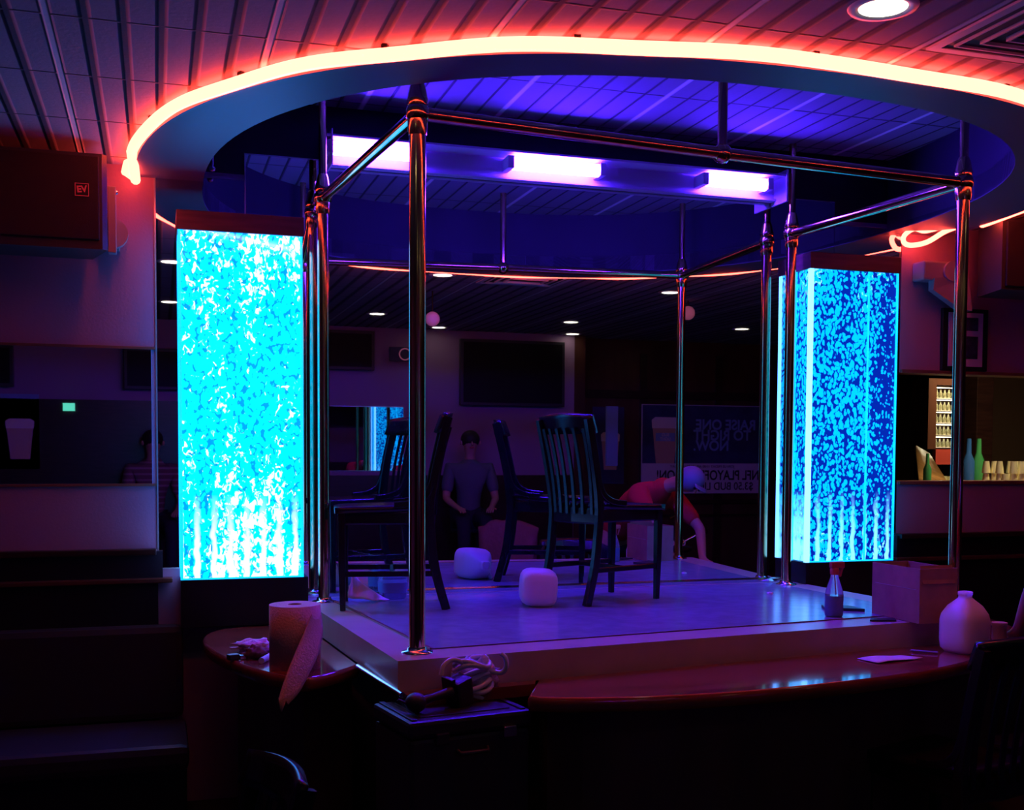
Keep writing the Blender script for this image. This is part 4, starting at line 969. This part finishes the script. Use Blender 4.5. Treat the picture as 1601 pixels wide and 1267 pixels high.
# cabinet at y = 3.9
cx0, cx1, cy, cz0, cz1 = 6.90, 7.42, 3.95, 1.585, 2.25
cmb = MB().box(cx0, cx0 + .09, cy, cy + .25, cz0, cz1).box(cx1 - .05, cx1, cy, cy + .25, cz0, cz1).box(cx0 + .09, cx1 - .05, cy, cy + .25, cz1 - .06, cz1).box(cx0 + .09, cx1 - .05, cy + .22, cy + .25, cz0, cz1 - .06)
cb.location = (7.1, 4.0, 0); ORG[cb.name] = Vector((7.1, 4.0, 0))
obj('carcass', cmb, 'panel_wood', cb); obj('cabinet_base', MB().box(cx0 - .05, cx1 + .05, cy - .05, cy + .3, 0, 1.20), 'dark_wood', cb)
obj('red_panel', MB().box(cx0 + .1, cx1, cy + .01, cy + .06, 1.44, 1.585), 'red_plastic', cb); [obj('leg', MB().box(q, q + .04, cy + .1, cy + .2, 1.2, 1.585), 'dark_wood', cb) for q in (cx0, cx1 - .04)]
for k in range(5):
    z = cz0 + .012 + k * .116; obj('shelf', MB().box(cx0 + .09, cx1 - .05, cy + .01, cy + .22, z, z + .008), 'white_trim', cb)
for k in range(5): obj('light_strip', MB().box(cx0 + .10, cx1 - .06, cy + .012, cy + .018, cz0 + .112 + k * .116, cz0 + .118 + k * .116), 'shelf_light', cb)
c0 = None
for k in range(5):
    for j in range(7):
        x = cx0 + .125 + j * .046; z = cz0 + .021 + k * .116
        if c0 is None:
            c0 = tag(obj('small_bottle', MB().lathe([(.017, 0), (.018, .01), (.018, .045), (.008, .062), (.008, .078)], (0, 0, 0), 12), 'can'), 'small bright bottle on the bottom shelf of the lit bar cabinet', 'bottle', 'bottles in the lit bar cabinet')
            c0.location = (x, cy + .05, z)
        else:
            o = c0.copy(); C.objects.link(o); o.location = (x, cy + .05, z); o['label'] = 'small bright bottle on the %s shelf of the lit bar cabinet' % ('bottom', 'second lowest', 'middle', 'second highest', 'top')[k]
# glasses near the opening
tg = thing('glass_counter', 'low back counter under the glasses in the bar opening', 'counter', (5.4, .8, 0)); obj('counter_top', MB().box(4.40, 9.5, .55, 1.25, 1.31, 1.345, .004), 'counter', tg); obj('counter_base', MB().box(4.45, 9.4, .6, 1.2, 0, 1.31), 'dark_wood', tg)
g0 = None
for r in range(3):
    for k in range(14):
        for l in range(2):
            x = 4.99 + k * .062 + (r % 2) * .03; y = .66 + r * .085; z = 1.346 + l * .078
            if l and (k * 7 + r * 5) % 4 == 0: continue
            if g0 is None:
                g0 = tag(obj('beer_glass', MB().lathe([(.027, 0), (.024, .03), (.019, .065), (.018, .076)], (0, 0, 0), 12), 'glass'), 'upturned beer glass in the lower layer, front row of the bar opening', 'glass', 'upturned glasses in the bar opening'); g0.location = (x, y, z)
            else:
                o = g0.copy(); C.objects.link(o); o.location = (x, y, z); o['label'] = 'upturned beer glass in the %s layer, %s row of the bar opening' % (('lower', 'upper')[l], ('front', 'second', 'third', 'back')[r])
# second group of glasses seen left of the post
for r in range(2):
    for k in range(5):
        o = g0.copy(); C.objects.link(o); o.location = (6.98 + k * .085, 4.02, 1.201); o.scale = (1.5, 1.5, 1.7); o['label'] = 'large glass in the %s row under the lit bottle cabinet' % ('back', 'front')[r]; o['group'] = 'glasses under the bottle cabinet'
        if r == 1: o.location.y = 3.93
t = thing('price_sign', 'yellow price card standing among the glasses at the right edge', 'sign', (5.30, .92, 1.346))
obj('card', MB().box(5.215, 5.52, .60, .606, 1.50, 1.785, .001).box(5.27, 5.31, .60, .606, 1.785, 1.80), 'yellow_card', t)
obj('stand', MB().box(5.25, 5.48, .60, .64, 1.345, 1.50), 'clear', t)
text('card_letters', 'N', .032, (5.236, .598, 1.752), (PI / 2, 0, 0), 'ink', t, .001, 'LEFT')
text('card_letters', '16', .042, (5.232, .598, 1.715), (PI / 2, 0, 0), 'ink', t, .001, 'LEFT', .001)
text('card_letters', '$', .056, (5.226, .598, 1.666), (PI / 2, 0, 0), 'red_ink', t, .001, 'LEFT', .001)
def bottle(name, label, x, y, z, h, mat):
    r = h * .13; return tag(obj(name, MB().lathe([(r, 0), (r, h * .5), (r * .45, h * .68), (r * .38, h)], (x, y, z), 14), mat), label, 'bottle')
for k, (x, y, h, m_, l) in enumerate(((4.64, .95, .20, 'green_glass', 'green labelled bottle at the left of the bar opening'), (5.20, 1.16, .30, 'green_glass', 'tall green bottle behind the stacked glasses right of the post'), (5.12, 1.16, .30, 'blue_liquid', 'tall blue bottle behind the stacked glasses next to the post'))):
    bottle('liquor_bottle', l, x, y, 1.346, h, m_)
for (x, y), l in (((5.15, .42), 'unseen warm lamp added at the bar room ceiling to light the glasses'), ((7.2, 3.4), 'warm bar room ceiling lamp in front of the bottle cabinet')):  # first lamp is added out of view, set forward to light the glass fronts
    t = thing('bar_lamp', l, 'ceiling light', (x, y, ZC)); obj('lamp_body', MB().lathe([(.11, -.001), (.11, -.05), (.10, -.05)], (x, y, ZC), 28), 'white_trim', t); obj('lens', MB().lathe([(.098, -.052), (.001, -.054)], (x, y, ZC), 28), 'warm', t)
